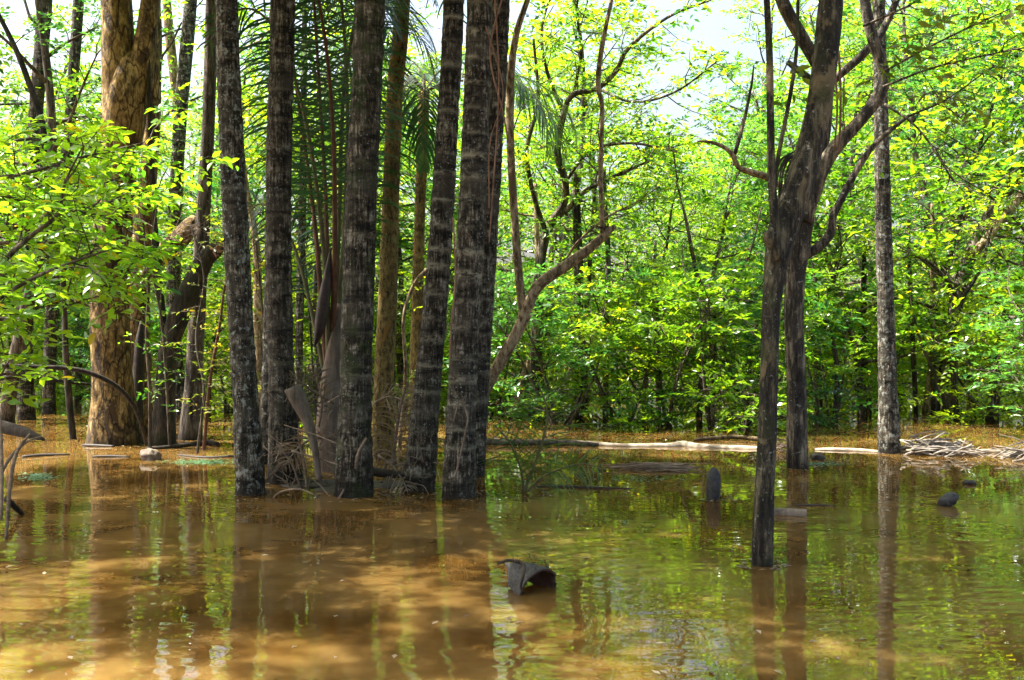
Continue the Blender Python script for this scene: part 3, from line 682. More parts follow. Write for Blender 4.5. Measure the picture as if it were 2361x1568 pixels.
GU = 'thin undergrowth saplings left of the palms'
for i, (rows, dd, lab, tm) in enumerate([
    ([(392, 1020, 8), (384, 880, 7), (372, 740, 6), (350, 600, 5), (362, 470, 4)], 13.2, 'thin sapling rising in front of the crooked broken tree', .6),
    ([(470, 1016, 9), (484, 880, 8), (505, 760, 7), (522, 640, 5), (560, 520, 3)], 13.0, 'red brown sapling leaning right beside the lichen blotched palm', .9),
    ([(346, 1018, 9), (345, 900, 8), (338, 780, 7), (342, 640, 6), (330, 520, 5)], 13.3, 'upright sapling hugging the right side of the massive trunk', .5),
    ([(455, 1012, 7), (470, 900, 6), (452, 780, 5), (470, 640, 4), (440, 520, 3)], 12.6, 'twiggy sapling before the grey brown trunk', .85),
    ([(610, 1000, 7), (612, 860, 6), (604, 700, 5), (590, 560, 4)], 12.4, 'sapling with yellow leaves in the gap left of the second palm', .9),
    ([(920, 1000, 10), (935, 860, 9), (930, 740, 8), (952, 660, 8), (985, 620, 9)], 12.8, 'twisted pale sapling between the ochre trunk and black palm', .7),
    ([(735, 1010, 7), (722, 860, 6), (712, 700, 5), (700, 560, 4)], 11.8, 'dark sapling between second palm and hanging spathe', .5)]):
    e = path_px(rows, dd); e[0, 2] = 0; rt = thing('sapling', e[0, :3], lab, 'sapling', GU); trunk_part(rt, e, [TWIG, REDST, TWIG, BGBARK, TWIG, PALE, DARKB][i], 120 + i, 8, .06, .05)
    tb, cb = MB(), MB(); q = spline(e, .1); branchlets(tb, cb, q, 14, .5, 3, 5, .22, .075, 1, tm, .3, .12, .3, .006, True)
    tb.build('twigs', TWIG, rt)['kind'] = 'stuff'; cb.build('foliage', [LEAFY if tm > .8 else LEAF, TWIG], rt)
mb = MB(); q = [W(R.uniform(-100, 2450), R.uniform(1060, 1560)) for i in range(70)]
for (u, v, w_) in [(578, 1140, .2), (658, 1116, .2), (816, 1142, .24), (966, 1132, .2), (1058, 1144, .2), (882, 1060, .2), (1757, 1302, .1), (1838, 1078, .16), (2050, 1044, .16), (268, 1024, .5), (372, 1024, .3), (440, 1018, .2), (1072, 1062, .15), (1208, 1138, .2), (1645, 1150, .12)]:
    c_ = W(u, v)
    for i in range(26):
        a_ = R.uniform(0, 6.28); q.append(c_ + np.array([math.cos(a_), math.sin(a_), 0]) * w_ * R.uniform(.95, 1.9))
q = np.array(q); n = len(q); q[:, 2] = .006
leaf_block(mb, q, np.column_stack([R.normal(0, 1, (n, 2)), np.zeros(n)]), np.tile([0, 0, 1.], (n, 1)), .06, .028, R.uniform(.1, 1, n), 0)
tag(mb.build('floating_leaves', DRYLEAF), 'scattered fallen leaves floating on the brown water', 'leaves', None, 'stuff')

# ------------------------------------------------------------------ leafy branches reaching in from the left
d = 5.4
r = thing('overhanging_tree', W(-330, 1330), 'tree with big sunlit bright green leaves reaching in from the left edge', 'tree')
LS = [[(-330, 1330, 26), (-260, 1000, 22), (-140, 760, 18), (0, 610, 14), (70, 545, 11), (132, 495, 9), (150, 420, 6), (190, 340, 3)],
      [(-330, 1330, 24), (-280, 900, 20), (-200, 560, 16), (-60, 430, 12), (60, 400, 9), (200, 360, 6), (330, 330, 3)],
      [(-260, 1000, 20), (-160, 800, 15), (-20, 700, 11), (80, 640, 8), (180, 600, 6), (270, 570, 3)],
      [(-280, 900, 18), (-180, 700, 14), (-40, 560, 10), (110, 500, 8), (230, 470, 6), (380, 440, 3)],
      [(-200, 560, 14), (-100, 400, 10), (20, 330, 8), (120, 320, 6), (250, 330, 3)],
      [(-140, 760, 12), (-40, 760, 9), (60, 720, 7), (150, 690, 5), (290, 640, 2)],
      [(-140, 860, 12), (-60, 880, 9), (20, 860, 6), (60, 870, 3)],
      [(-60, 430, 9), (80, 470, 8), (240, 500, 6), (310, 540, 3)],
      [(-100, 640, 9), (20, 520, 8), (90, 430, 6), (210, 430, 5), (300, 400, 3)],
      [(-40, 560, 9), (100, 560, 7), (200, 560, 5), (330, 610, 3)]]
tb, cb = MB(), MB()
for i, rows in enumerate(LS):
    a = d + [0, .3, -.3, .5, .6, -.4, -.2, .1, .9, .3][i]
    path = spline(path_px(rows, a, a + R.uniform(-.3, .4)), .06)
    st = MB(); tube(st, path, 7, .06, raw=True, disp=bark_disp(i, .05)); st.build('stem', TWIG, r)
    vis = path[path[:, 0] > P(-130, 0, a)[0]]
    if len(vis) > 4:
        nb = int(6 + len(vis) * .45) if i != 6 else 6
        branchlets(tb, cb, vis, nb, .36, 5, 6, .2, .072, 1, .68, .25, .05, .3, .005, True, .46, .5)
cb.build('foliage', [LEAFN, TWIG], r)
lt = np.array([(-5.3, 6.6, -.4, .2), (-5.2, 6.6, 2, .17), (-5.4, 6.9, 4.5, .14), (-5.5, 7.2, 6.2, .11)])  # trunk out of view, added to carry the shading crown
trunk_part(r, lt, TWIG, 77, 16, .08, .06, sink=False)
c2 = MB(); shade_canopy(tb, c2, lt[-1, :3], [(-7.8, 9.8, 8, 2.1, 7), (-5.8, 8.9, 8.6, 2.1, 9), (-8.2, 9.2, 9, 2.2, 8), (-5.2, 11.4, 8.8, 2., 8), (-9.2, 7.2, 8, 2., 5), (-6.1, 5.2, 8.6, .9, 2)])  # unseen crown added for shade, with a sparse cluster for dapples
c2.build('crown', [LEAF, TWIG], r); tb.build('twigs', TWIG, r)['kind'] = 'stuff'

# fallen branches and sticks on the left
stalk([(-40, 842, 9), (60, 845, 10), (180, 853, 11), (260, 885, 11), (305, 930, 10), (328, 985, 9), (336, 1020, 8)], 11.5, 12.8, 'long bare branch arching across the massive trunk into the water', TWIG, 'arching_branch', 'branch', None, 8)
stalk([(-30, 878, 9), (60, 868, 9), (150, 880, 9), (222, 888, 6)], 14, 15, 'dark straight branch passing behind the arching branch', DARKB, 'dark_branch', 'branch', None, 6)
stalk([(-60, 968, 34), (20, 988, 30), (60, 998, 24), (102, 1014, 6)], 9, 8.6, 'broken grey log jutting in over water from the left edge', TWIG, 'broken_log', 'log', None, 10)
G6 = 'dead sticks leaning at the left edge'
stalk([(14, 1245, 7), (24, 1110, 9), (40, 1040, 8), (70, 1000, 5)], 6.8, 7.0, 'long pale stick dangling to the water at the left edge', STRAW, 'dead_stick', 'stick', G6, 6)
stalk([(2, 1200, 8), (4, 1080, 8), (0, 960, 7)], 6.9, 7.2, 'upright dead stick at the very left edge', STRAW, 'dead_stick', 'stick', G6, 6)
stalk([(-20, 1140, 8), (20, 1060, 8), (60, 1020, 7), (92, 1008, 4)], 7.2, 7.6, 'slanting broken stick with splintered tip by the left edge', STRAW, 'dead_stick', 'stick', G6, 6)
stalk([(14, 1150, 12), (30, 1165, 14), (52, 1186, 10)], 7.9, 8.2, 'short brown plank of wood leaning in the water at left', TWIG, 'dead_stick', 'stick', G6, 6)
stalk([(8, 1012, 5), (-10, 1040, 6), (-40, 1090, 6)], 7.2, 7.0, 'thin forked stick below the broken grey log', STRAW, 'dead_stick', 'stick', G6, 6)

def flog(rows, label, mat, name='floating_log', cat='log', group=None, sides=12, sinkf=.35, k=1, amt=.1):
    """a log lying in the water along waterline points (u, v, width)"""
    pts = []
    for u, v, w_ in rows:
        q = W(u, v); rr = w_ / 2 / F * q[1]; pts.append([q[0], q[1] + rr, rr * sinkf, rr])
    mb = MB(); tube(mb, np.array(pts), sides, .06, disp=bark_disp(k, amt)); return single(name, mb, mat, pts[0][:3], label, cat, group)
flog([(335, 1038, 9), (400, 1034, 13), (450, 1028, 15), (478, 1026, 16), (500, 1028, 12)], 'brown log floating in front of the crooked broken tree', TWIG, k=51)
flog([(410, 1050, 5), (470, 1056, 6), (540, 1054, 7)], 'thin black branch floating left of the lichen blotched palm', WETW, 'floating_branch', 'branch', k=52)
flog([(50, 1056, 8), (100, 1052, 9), (160, 1049, 5)], 'low black log lying across the water near the left edge', WETW, k=53)
flog([(212, 1055, 6), (250, 1054, 7), (300, 1054, 4)], 'small black sunken stick in front of the massive tree', WETW, 'sunken_stick', 'stick', k=54)
flog([(190, 1029, 8), (225, 1030, 8), (262, 1031, 6)], 'short wet stick shining at the foot of the massive tree', WETW, 'sunken_stick', 'stick', k=55)

def blob(c, rx, ry, rz, mat, name, label, cat, k=0, tilt=(0, 0, 0), n=22, m=16, amt=.2, taper=0., group=None):
    th = np.linspace(0, 2 * math.pi, n, endpoint=False); ph = np.linspace(0, math.pi, m + 1)[1:-1]
    g_ = np.stack([np.outer(np.sin(ph), np.cos(th)), np.outer(np.sin(ph), np.sin(th)), np.repeat(np.cos(ph)[:, None], n, 1)], -1).reshape(-1, 3)
    g_ = np.vstack([g_, [0, 0, 1], [0, 0, -1]])
    g_ = g_ * (1 + amt * 2 * (vnoise(g_ * 2.2 + k * 7.3) - .5) + amt * .7 * (vnoise(g_ * 6 + k) - .5))[:, None]
    g_[:, :2] *= (1 - taper * g_[:, 2])[:, None]
    v = g_ * [rx, ry, rz]
    for ax, a in zip('xyz', tilt):
        ca, sa = math.cos(a), math.sin(a)
        M = {'x': [[1, 0, 0], [0, ca, -sa], [0, sa, ca]], 'y': [[ca, 0, sa], [0, 1, 0], [-sa, 0, ca]], 'z': [[ca, -sa, 0], [sa, ca, 0], [0, 0, 1]]}[ax]
        v = v @ np.array(M).T
    R_ = len(ph); j = np.arange(n); j2 = (j + 1) % n
    f = np.vstack([np.stack([i * n + j, (i + 1) * n + j, (i + 1) * n + j2, i * n + j2], 1) for i in range(R_ - 1)])
    t1 = np.stack([np.full(n, R_ * n), j, j2], 1); t2 = np.stack([np.full(n, R_ * n + 1), (R_ - 1) * n + j2, (R_ - 1) * n + j], 1)
    mb = MB(); mb.add(v + c, [f, t1, t2]); return single(name, mb, mat, c, label, cat, group)

def husk(c, L, rad, az, mat_o, name, label, cat, arc=4.0, pitch=0., pointed=True, k=1, roll=0., stem=False, n=26, m=22, th=.012):
    """half-open boat shaped palm sheath, floating, with real thickness"""
    s = np.linspace(0, 1, m); a = np.linspace(-arc / 2, arc / 2, n) + math.pi / 2 + roll
    prof = (np.clip(1 - ((1 - s) ** 1.7 if pointed else 0 * s), .04, 1)) if pointed else np.ones(m)
    def shell(rr): return np.stack([np.repeat((s * L)[:, None], n, 1), np.cos(a)[None] * (rr * prof)[:, None], np.sin(a)[None] * (rr * prof * .92)[:, None]], -1)
    o = shell(np.full(m, rad)); o = o + (vnoise(o.reshape(-1, 3) * 25 + k).reshape(m, n, 1) - .5) * rad * .12; i_ = o - (shell(np.full(m, rad)) - shell(np.full(m, rad - th)))
    ca, sa = math.cos(az), math.sin(az); cp, sp2 = math.cos(pitch), math.sin(pitch)
    def tr(x):
        x = x.reshape(-1, 3) - [L * .5, 0, 0]; x = np.stack([x[:, 0] * cp - x[:, 2] * sp2, x[:, 1], x[:, 0] * sp2 + x[:, 2] * cp], 1)
        return np.stack([x[:, 0] * ca - x[:, 1] * sa, x[:, 0] * sa + x[:, 1] * ca, x[:, 2]], 1) + c
    rt = thing(name, c, label, cat)
    q = (np.arange(m - 1)[:, None] * n + np.arange(n - 1)[None]).ravel(); f = np.stack([q, q + 1, q + n + 1, q + n], 1)
    mb = MB(); mb.add(tr(o), [f]); mb.build('shell', mat_o, rt)
    mb = MB(); mb.add(np.vstack([tr(i_), tr(o)]), [f[:, ::-1], np.vstack([np.stack([(m - 1) * n + np.arange(n - 1), (m - 1) * n + np.arange(1, n), m * n + (m - 1) * n + np.arange(1, n), m * n + (m - 1) * n + np.arange(n - 1)], 1),
        np.stack([np.arange(m - 1) * n, np.arange(1, m) * n, m * n + np.arange(1, m) * n, m * n + np.arange(m - 1) * n], 1),
        np.stack([np.arange(m - 1) * n + n - 1, np.arange(1, m) * n + n - 1, m * n + np.arange(1, m) * n + n - 1, m * n + np.arange(m - 1) * n + n - 1], 1)])])
    mb.build('lining', HUSKIN, rt)
    return rt, tr

# husk with its stalk in the foreground
c = W(1203, 1352); c[2] = .065
rt, tr = husk(c, .33, .14, -.9, HUSK, 'floating_husk', 'dark boat shaped palm husk floating open towards the viewer, stalk hanging over it', 'husk', 4.4, -.3, k=3)
mb = MB(); tube(mb, path_px([(1146, 1301, 5), (1170, 1292, 7), (1196, 1296, 9), (1208, 1304, 9), (1206, 1330, 7), (1201, 1350, 6), (1206, 1368, 6)], c[1] - .25), 7, .01); mb.build('stalk', TWIG, rt)
mb = MB()
for i in range(60):
    a = R.uniform(.5, 2.4); s = R.uniform(.35, .98); b = np.array([s * .33, math.cos(a) * .139, math.sin(a) * .128])
    q = tr(np.array([b, b * [1, 1.02, 1] + [R.normal(0, .006), math.cos(a) * .008, .012 + .01 * R.random()]])); tube(mb, np.column_stack([q, [.0016, .0006]]), 3, .05, raw=True)
mb.build('bristles', HUSK, rt.children[0])['kind'] = 'stuff'
# tube of bark beside the front right trunk
c = W(1812, 1186); c[2] = .0
husk(c, .34, .058, -.28, SHEATH, 'bark_tube', 'curled half tube of brown bark floating right of the nearest trunk', 'bark', 3.3, 0, False, 5, th=.008)
flog([(1830, 1166, 4), (1870, 1166, 5), (1926, 1167, 3)], 'flat thin stick floating behind the curled bark tube', WETW, 'floating_stick', 'stick', k=61, sides=8)
c = W(1644, 1150); c[2] = .1
blob(c, .07, .07, .19, HUSK, 'upright_stump', 'small rounded dark stump standing upright in open water', 'stump', 2, (0, .06, 0), 18, 14, .16)
c = W(2186, 1165); c[2] = .045
blob(c, .1, .075, .06, HUSK, 'round_stub', 'rounded grey wood stub poking out of water at right', 'wood stub', 4, (0, -.5, .3))
c = W(2235, 1116); c[2] = .01
blob(c, .07, .05, .035, WETW, 'floating_seed_pod', 'small black pod floating beyond the rounded grey stub', 'seed pod', 5)
c = W(1885, 1060); c[2] = .02
blob(c, .09, .08, .07, WETW, 'dark_root_knob', 'low black knob of root right of the grey streaked trunk foot', 'root', 6)
c = W(348, 1060); c[2] = .05
blob(c, .14, .12, .09, SHEATH, 'floating_palm_boot', 'pinkish brown rounded palm boot floating before the crooked tree', 'husk', 7, (0, .35, 0), taper=.15)
# logs across the middle distance
flog([(1090, 1024, 22), (1180, 1028, 20), (1290, 1028, 22), (1380, 1030, 12)], 'dark end of a half sunk log right of the palm clump', DARKB, k=71)
flog([(1322, 1020, 10), (1370, 1026, 15), (1420, 1029, 15), (1480, 1030, 16), (1540, 1030, 18), (1575, 1029, 25), (1605, 1031, 18), (1660, 1033, 14), (1720, 1035, 12), (1780, 1036, 9)], 'long bleached log with a swollen knot floating across the middle of the water', LOGM, k=72, sides=16, sinkf=-.05, amt=.22)
flog([(1600, 1018, 6), (1640, 1016, 9), (1700, 1014, 10), (1770, 1020, 9)], 'slim peeling branch lying on the bleached log', PALE, 'floating_branch', 'branch', k=73, sides=9, sinkf=1.2)
flog([(1880, 1038, 8), (1930, 1039, 12), (1990, 1041, 12), (2050, 1045, 9)], 'low bleached log between grey streaked tree and lichen spotted palm', LOGM, k=76, sinkf=.0, amt=.2)
flog([(2230, 1046, 10), (2290, 1044, 13), (2361, 1050, 14), (2420, 1052, 14)], 'weathered log floating beyond the debris heap at right', LOGM, k=74)
flog([(1232, 1123, 5), (1300, 1124, 7), (1380, 1127, 7), (1455, 1128, 3)], 'flat black palm stalk floating right of the palm seedling', WETW, 'floating_stalk', 'stalk', k=75, sides=8)

def heap(cu, cv, wu, h, n, mat, name, label, cat, seed, Ls=(.2, .6), rad=.012, flat=1., bend=.3):
    rg = np.random.default_rng(seed); mb = MB(); c = W(cu, cv); wx = wu / F * c[1]
    for i in range(n):
        x = rg.normal(0, .33) * wx * .5; z = abs(rg.normal(0, .5)) * h * max(.15, 1 - abs(x) / (wx * .6)); y = rg.normal(0, .16)
        L = rg.uniform(*Ls); a = rg.uniform(-.5, .5) + (math.pi if rg.random() < .5 else 0); e = rg.normal(0, .35) * flat
        d_ = np.array([math.cos(a) * math.cos(e), math.sin(a) * .5, math.sin(e)]); p0 = c + [x, y, z] - d_ * L * .5
        pts = np.array([np.append(p0 + d_ * L * t + [0, 0, bend * L * (.25 - (t - .5) ** 2)], rad * rg.uniform(.5, 1.2) * (1 - .6 * t)) for t in (0, .35, .7, 1)])
        pts[:, 2] = np.maximum(pts[:, 2], -.02); tube(mb, pts, 5, .2, raw=True)
    return single(name, mb, mat, c, label, cat)
heap(2145, 1046, 125, .15, 110, DRIFT, 'driftwood_heap', 'tangled heap of grey driftwood right of the lichen spotted palm', 'driftwood', 1, rad=.02)
heap(2212, 1046, 64, .16, 60, LOGM, 'stick_heap', 'small pile of bleached sticks at the right end of the driftwood heap', 'driftwood', 2, (.15, .4), .012)
heap(1520, 1081, 190, .05, 60, STRAW, 'floating_dead_frond', 'flat raft of reddish dry palm leaf floating left of the upright stump', 'dead leaf', 3, (.3, .9), .008, .15, .1)
heap(1795, 1040, 60, .2, 40, STRAW, 'dry_tuft', 'small tuft of dry stems between the two right hand trunks', 'dry stems', 4, (.15, .4), .008)
heap(2355, 1056, 90, .13, 30, DRIFT, 'brush_pile', 'dark brushwood caught on the log at the right edge', 'brushwood', 5, (.25, .7), .014)
G7 = 'patches of duckweed on the water'
def weed(u, v, wu, wv, n, label, seed):
    rg = np.random.default_rng(seed); c = W(u, v); o = []
    for i in range(n):
        uu, vv = u + rg.normal(0, wu / 3), v + rg.normal(0, wv / 3); q = W(uu, vv); q[2] = .004 + .002 * rg.random(); o.append(q)
    o = np.array(o); mb = MB(); leaf_block(mb, o, np.column_stack([rg.normal(0, 1, (n, 2)), np.zeros(n)]), np.tile([0, 0, 1.], (n, 1)), .035, .03, rg.random(n), 0)
    s = single('duckweed', mb, SCUM, c, label, 'duckweed', G7, 'stuff')
weed(470, 1066, 130, 9, 420, 'pale green duckweed streak beside the thin black floating branch', 1)
weed(90, 1100, 60, 14, 260, 'bluish green duckweed patch near the left edge', 2)
weed(340, 1022, 50, 7, 90, 'little duckweed at the foot of the massive tree', 3)
weed(1890, 1070, 90, 8, 150, 'duckweed scraps by the grey streaked trunk foot', 4)
weed(1480, 1104, 160, 12, 80, 'loose green scraps left of the upright stump', 5)

# ------------------------------------------------------------------ trees in the middle distance
def leafy_limb(root, rows, d0, mat, k, d1=None, nb=8, bl=.8, L=.1, leaf=None, tm=.5, name='limb', start=.3, sides=12, ns=4, K=8, store=None):
    pp = path_px(rows, d0, d1); trunk_part(root, pp, mat, k, sides, .06, .05, name, sink=False)
    if nb and store: branchlets(store[0], store[1], spline(pp, .15), nb, bl, ns, K, .36, L, 0, tm, .28, start)
def close_tree(root, store, leaf, mat):
    if store[1].v: store[1].build('crown', [leaf, TWIG], root)
    if store[0].v: store[0].build('branch', mat, root)['kind'] = 'stuff'

d = 12.; st = (MB(), MB())
r = thing('leaning_tree', W(1072, 1062), 'pale mottled tree leaning right from behind the ringed palm, forked at mid height', 'tree')
pp = path_px([(1074, 990, 34), (1108, 920, 29), (1150, 840, 28), (1188, 775, 28), (1213, 722, 30)], d); pp = np.vstack([[*W(1072, 1062), .11], pp])
trunk_part(r, pp, PALE, 81, 18, .05, .05)
leafy_limb(r, [(1209, 732, 22), (1199, 660, 20), (1186, 500, 19), (1178, 350, 18), (1176, 200, 18), (1190, 80, 15), (1222, -20, 12), (1250, -140, 9)], d, PALE, 82, None, 6, .9, .09, store=st, start=.45)
leafy_limb(r, [(1204, 736, 24), (1222, 690, 25), (1248, 652, 25), (1302, 614, 24), (1360, 572, 21), (1398, 538, 18), (1418, 520, 9)], d - .02, PALE, 83, None, 0)
leafy_limb(r, [(1389, 546, 12), (1385, 400, 11), (1388, 250, 11), (1379, 200, 11), (1386, 120, 11), (1408, 10, 8), (1430, -80, 6)], d - .02, PALE, 84, None, 7, .8, .08, store=st, start=.15)
leafy_limb(r, [(1300, 612, 8), (1330, 560, 6), (1400, 500, 5), (1460, 470, 4), (1520, 430, 3)], d + .2, PALE, 85, d - .5, 9, .6, .08, store=st, start=.25, sides=6)
close_tree(r, st, LEAF, TWIG)

d = WD(966); st = (MB(), MB())
r = thing('crooked_tree', W(1234, 966), 'slim crooked tree with zigzag limbs and dark leaf sprays, right of the pale leaning tree', 'tree')
trunk_part(r, path_px([(1234, 966, 34), (1236, 850, 30), (1240, 700, 26), (1246, 600, 24), (1258, 540, 24), (1270, 510, 26)], d), GREYB, 86, 14, .07, .06)
for i, (rows, nb, bl) in enumerate([
    ([(1268, 515, 22), (1300, 470, 18), (1303, 420, 18), (1285, 350, 18), (1300, 260, 15), (1322, 218, 13), (1375, 205, 12), (1420, 165, 11), (1450, 110, 10), (1540, 40, 7), (1640, 0, 4)], 16, 1.0),
    ([(1268, 512, 18), (1310, 480, 13), (1350, 440, 11), (1410, 410, 10), (1500, 370, 5)], 15, 1.1),
    ([(1258, 535, 14), (1230, 450, 11), (1215, 350, 10), (1240, 230, 8), (1230, 90, 6)], 20, 1.0),
    ([(1300, 265, 10), (1260, 160, 8), (1250, 60, 6), (1290, -60, 4)], 16, 1.1),
    ([(1303, 420, 9), (1360, 350, 8), (1450, 330, 7), (1560, 350, 4)], 14, 1.0),
    ([(1380, 205, 8), (1460, 235, 6), (1560, 210, 5), (1680, 120, 3)], 9, .8),
    ([(1322, 218, 8), (1340, 120, 7), (1330, 20, 5), (1350, -80, 4)], 14, 1.1)]):
    leafy_limb(r, rows, d - .2, GREYB, 87 + i, d - R.uniform(.2, 3), nb, bl, .12, store=st, start=.2, sides=8, tm=.34 if i in (1, 4) else .5, ns=5, K=9)
close_tree(r, st, LEAF, TWIG)
plain_tree([(1188, 966, 28), (1214, 860, 25), (1238, 790, 22), (1246, 700, 18), (1240, 600, 14)], d + .5, 'leaning patchy barked stem at the foot of the slim crooked tree', PALE, 95, 'leaning_sapling', ext=1.5, crown=3, cl=1.4)

# ------------------------------------------------------------------ the two trunks at the right
d = WD(1302); st = (MB(), MB())
b0 = W(1757, 1302)
r = thing('near_dark_tree', b0, 'nearest trunk at right, dark and furrowed, widening into a thick limb that leans right', 'tree')
pp = path_px([(1757, 1302, 46), (1761, 1150, 43), (1769, 1000, 41), (1774, 850, 40), (1778, 730, 41), (1785, 645, 48), (1795, 575, 60), (1811, 515, 68), (1836, 450, 64), (1860, 370, 60), (1884, 270, 56), (1902, 150, 56), (1912, 50, 56), (1918, -60, 52)], d, d + .3); pp[0, 2] = 0
trunk_part(r, extend(extend(pp, 1.5), 1.5), DARK, 101, 26, .03, .08, lump=.09)
leafy_limb(r, [(1795, 600, 18), (1789, 545, 22), (1784, 470, 20), (1779, 400, 18), (1776, 250, 16), (1774, 130, 15), (1768, 0, 14), (1764, -120, 12)], d + .02, DARK, 102, None, 0, sides=14)
leafy_limb(r, [(1782, 430, 11), (1800, 330, 10), (1820, 230, 10), (1836, 120, 9), (1840, 0, 8)], d + .2, DARK, 103, None, 0, sides=9)
mb = MB(); tube(mb, path_px([(1778, 575, 10), (1772, 548, 26), (1780, 525, 8)], d - .05), 10, .02); mb.build('bark_burl', DARK, r)
top = pp[-1, :3] + [.4, .3, 1.6]
for i in range(6):
    lb = walk(top - [0, 0, R.uniform(0, .8)], (math.cos(i * 2.4), math.sin(i * 2.4), .4), 2.6, 6, .15, 0, .03, .006); tube(st[0], lb, 5, .2, raw=True)
    branchlets(st[0], st[1], lb, 6, 1.1, 4, 8, .4, .1)
shade_canopy(st[0], st[1], top, [(.6, 6.4, 8, 2.1, 9), (-1.4, 7., 8.6, 2.1, 9), (-3., 5.6, 8.4, 1.9, 9), (-3., 7.9, 8.5, 1.9, 8), (1.2, 9., 8.8, 2.1, 9), (-1.2, 4., 8.2, 1.8, 7), (-.2, 2.6, 8, 1.6, 6), (2.6, 5., 8.6, 1.8, 6), (-3.1, 3.4, 8.2, 1.5, 6), (-2., 2.3, 8.1, 1.5, 6)])  # unseen leaf masses added in the sun's path to shade the right-hand water
close_tree(r, st, LEAF, TWIG)

d = WD(1078); st = (MB(), MB())
r = thing('grey_limbed_tree', W(1838, 1078), 'grey streaked tree with many spreading limbs, just behind the nearest dark trunk', 'tree')
pp = path_px([(1838, 1078, 50), (1836, 1000, 47), (1836, 900, 44), (1831, 750, 43), (1833, 650, 46), (1838, 580, 54), (1850, 500, 56)], d); pp[0, 2] = 0
trunk_part(r, pp, GREYB, 111, 22, .04, .09, lump=.07)
LIMBS = [([(1848, 510, 52), (1872, 440, 48), (1896, 385, 42), (1930, 335, 38), (1985, 275, 34), (2028, 215, 34), (2036, 165, 30), (2012, 90, 30), (1994, 0, 26), (1985, -120, 20)], -.1),
         ([(1850, 590, 26), (1872, 580, 26), (1900, 558, 26), (1917, 530, 25), (1920, 500, 20), (1945, 450, 19), (1980, 385, 17), (2022, 328, 14), (2096, 266, 9)], .05),
         ([(1870, 450, 40), (1890, 380, 34), (1905, 270, 32), (1908, 185, 34)], .25),
         ([(1905, 200, 24), (1945, 165, 22), (1990, 125, 22), (2035, 70, 20), (2075, -20, 16), (2110, -120, 12)], .25),
         ([(1908, 200, 30), (1880, 140, 32), (1845, 80, 34), (1812, 20, 34), (1780, -60, 28)], .3),
         ([(1880, 190, 18), (1852, 170, 20), (1815, 142, 14)], .2),
         ([(1805, 432, 14), (1768, 408, 19), (1735, 398, 18), (1702, 385, 14), (1692, 362, 14), (1674, 342, 12), (1640, 328, 9), (1608, 326, 5)], .5),
         ([(1694, 355, 10), (1715, 280, 9), (1732, 200, 7), (1738, 150, 4)], .5)]
for i, (rows, dd) in enumerate(LIMBS): leafy_limb(r, [(a_, b_, c_ * .86) for a_, b_, c_ in rows], d + dd, PALE if i == 6 else GREYB, 112 + i, None, 0, sides=16 if rows[0][2] > 20 else 10)  # left hooked limb gets paler bark, its sunlit top put into the colour
for rows in [[(2030, 170, 6), (2120, 120, 5), (2220, 70, 4), (2330, 20, 3)], [(2036, 200, 6), (2140, 160, 5), (2260, 130, 4), (2361, 110, 3)], [(1990, 60, 7), (2080, 20, 5), (2180, -30, 4)], [(2095, 268, 6), (2180, 230, 4), (2280, 160, 3)], [(2040, 240, 6), (2120, 300, 5), (2200, 420, 4)]]:
    leafy_limb(r, rows, d - .3, GREYB, 140, d - 1., 7, .45, .09, store=st, sides=6, ns=2, K=5)
yb, yc = MB(), MB()
for (u, v) in [(2010, 130), (2120, 40), (2190, 70), (2230, 30), (2290, 10), (2090, 110), (2150, 210), (1960, 170), (2060, 180)]:
    lb = walk(P(u, v, d - 1.2), (R.normal(0, 1), -.3, .1), .5, 3, .2, -.1, .004, .002); tube(yb, lb, 4, .1, raw=True, cap=False); branchlets(yb, yc, lb, 3, .2, 2, 4, .2, .14, 1, .6, .3, wr=.4)
yc.build('yellow_leaves', [LEAFY, TWIG], r)
for i in range(7):
    lb = walk(P(1920 + 20 * i, -200 - 20 * i, d + .3), (math.cos(i * 2.4), math.sin(i * 2.4), .4), 2.6, 6, .15, 0, .04, .006); tube(st[0], lb, 5, .2, raw=True)
    branchlets(st[0], st[1], lb, 6, 1.1, 4, 8, .4, .11)
close_tree(r, st, LEAF, TWIG)
G8 = 'reddish aerial roots hanging between limbs'
for i, (rows, lab) in enumerate([([(1926, 170, 5), (1930, 250, 5), (1924, 345, 4)], 'leftmost reddish aerial root hanging between the right hand limbs'),
    ([(1934, 120, 6), (1938, 230, 6), (1934, 350, 5), (1926, 352, 3)], 'longest reddish aerial root hanging between the right hand limbs'),
    ([(1946, 180, 4), (1944, 260, 4), (1948, 300, 3)], 'short reddish aerial root nearest the upper right limb')]):
    stalk(rows, d - .3, d - .3, lab, ROOT, 'aerial_root', 'root', G8, 5)
mb = MB()
for i in range(14):
    u = 1850 + R.normal(0, 14); p = path_px([(u, 355 + R.uniform(-10, 10), 5), (u - 18, 365, 5), (u - 34, 400 + R.uniform(-10, 20), 4), (u - 42, 440 + R.uniform(0, 60), 3)], 6.75, 6.7); tube(mb, p, 4, .04)
single('withered_tuft', mb, SPATHE, P(1830, 380, 6.7), 'withered brown root tuft drooping beside the thick leaning limb', 'dead roots')
palm([(2050, 1044, 48), (2047, 900, 45), (2042, 700, 40), (2036, 480, 38), (2030, 200, 33), (2026, 0, 30)], WD(1044), 'slender palm thickly spotted with white lichen, farthest right of the big trunks', PALML, 9, .3, None, pale=.35, ext=5)

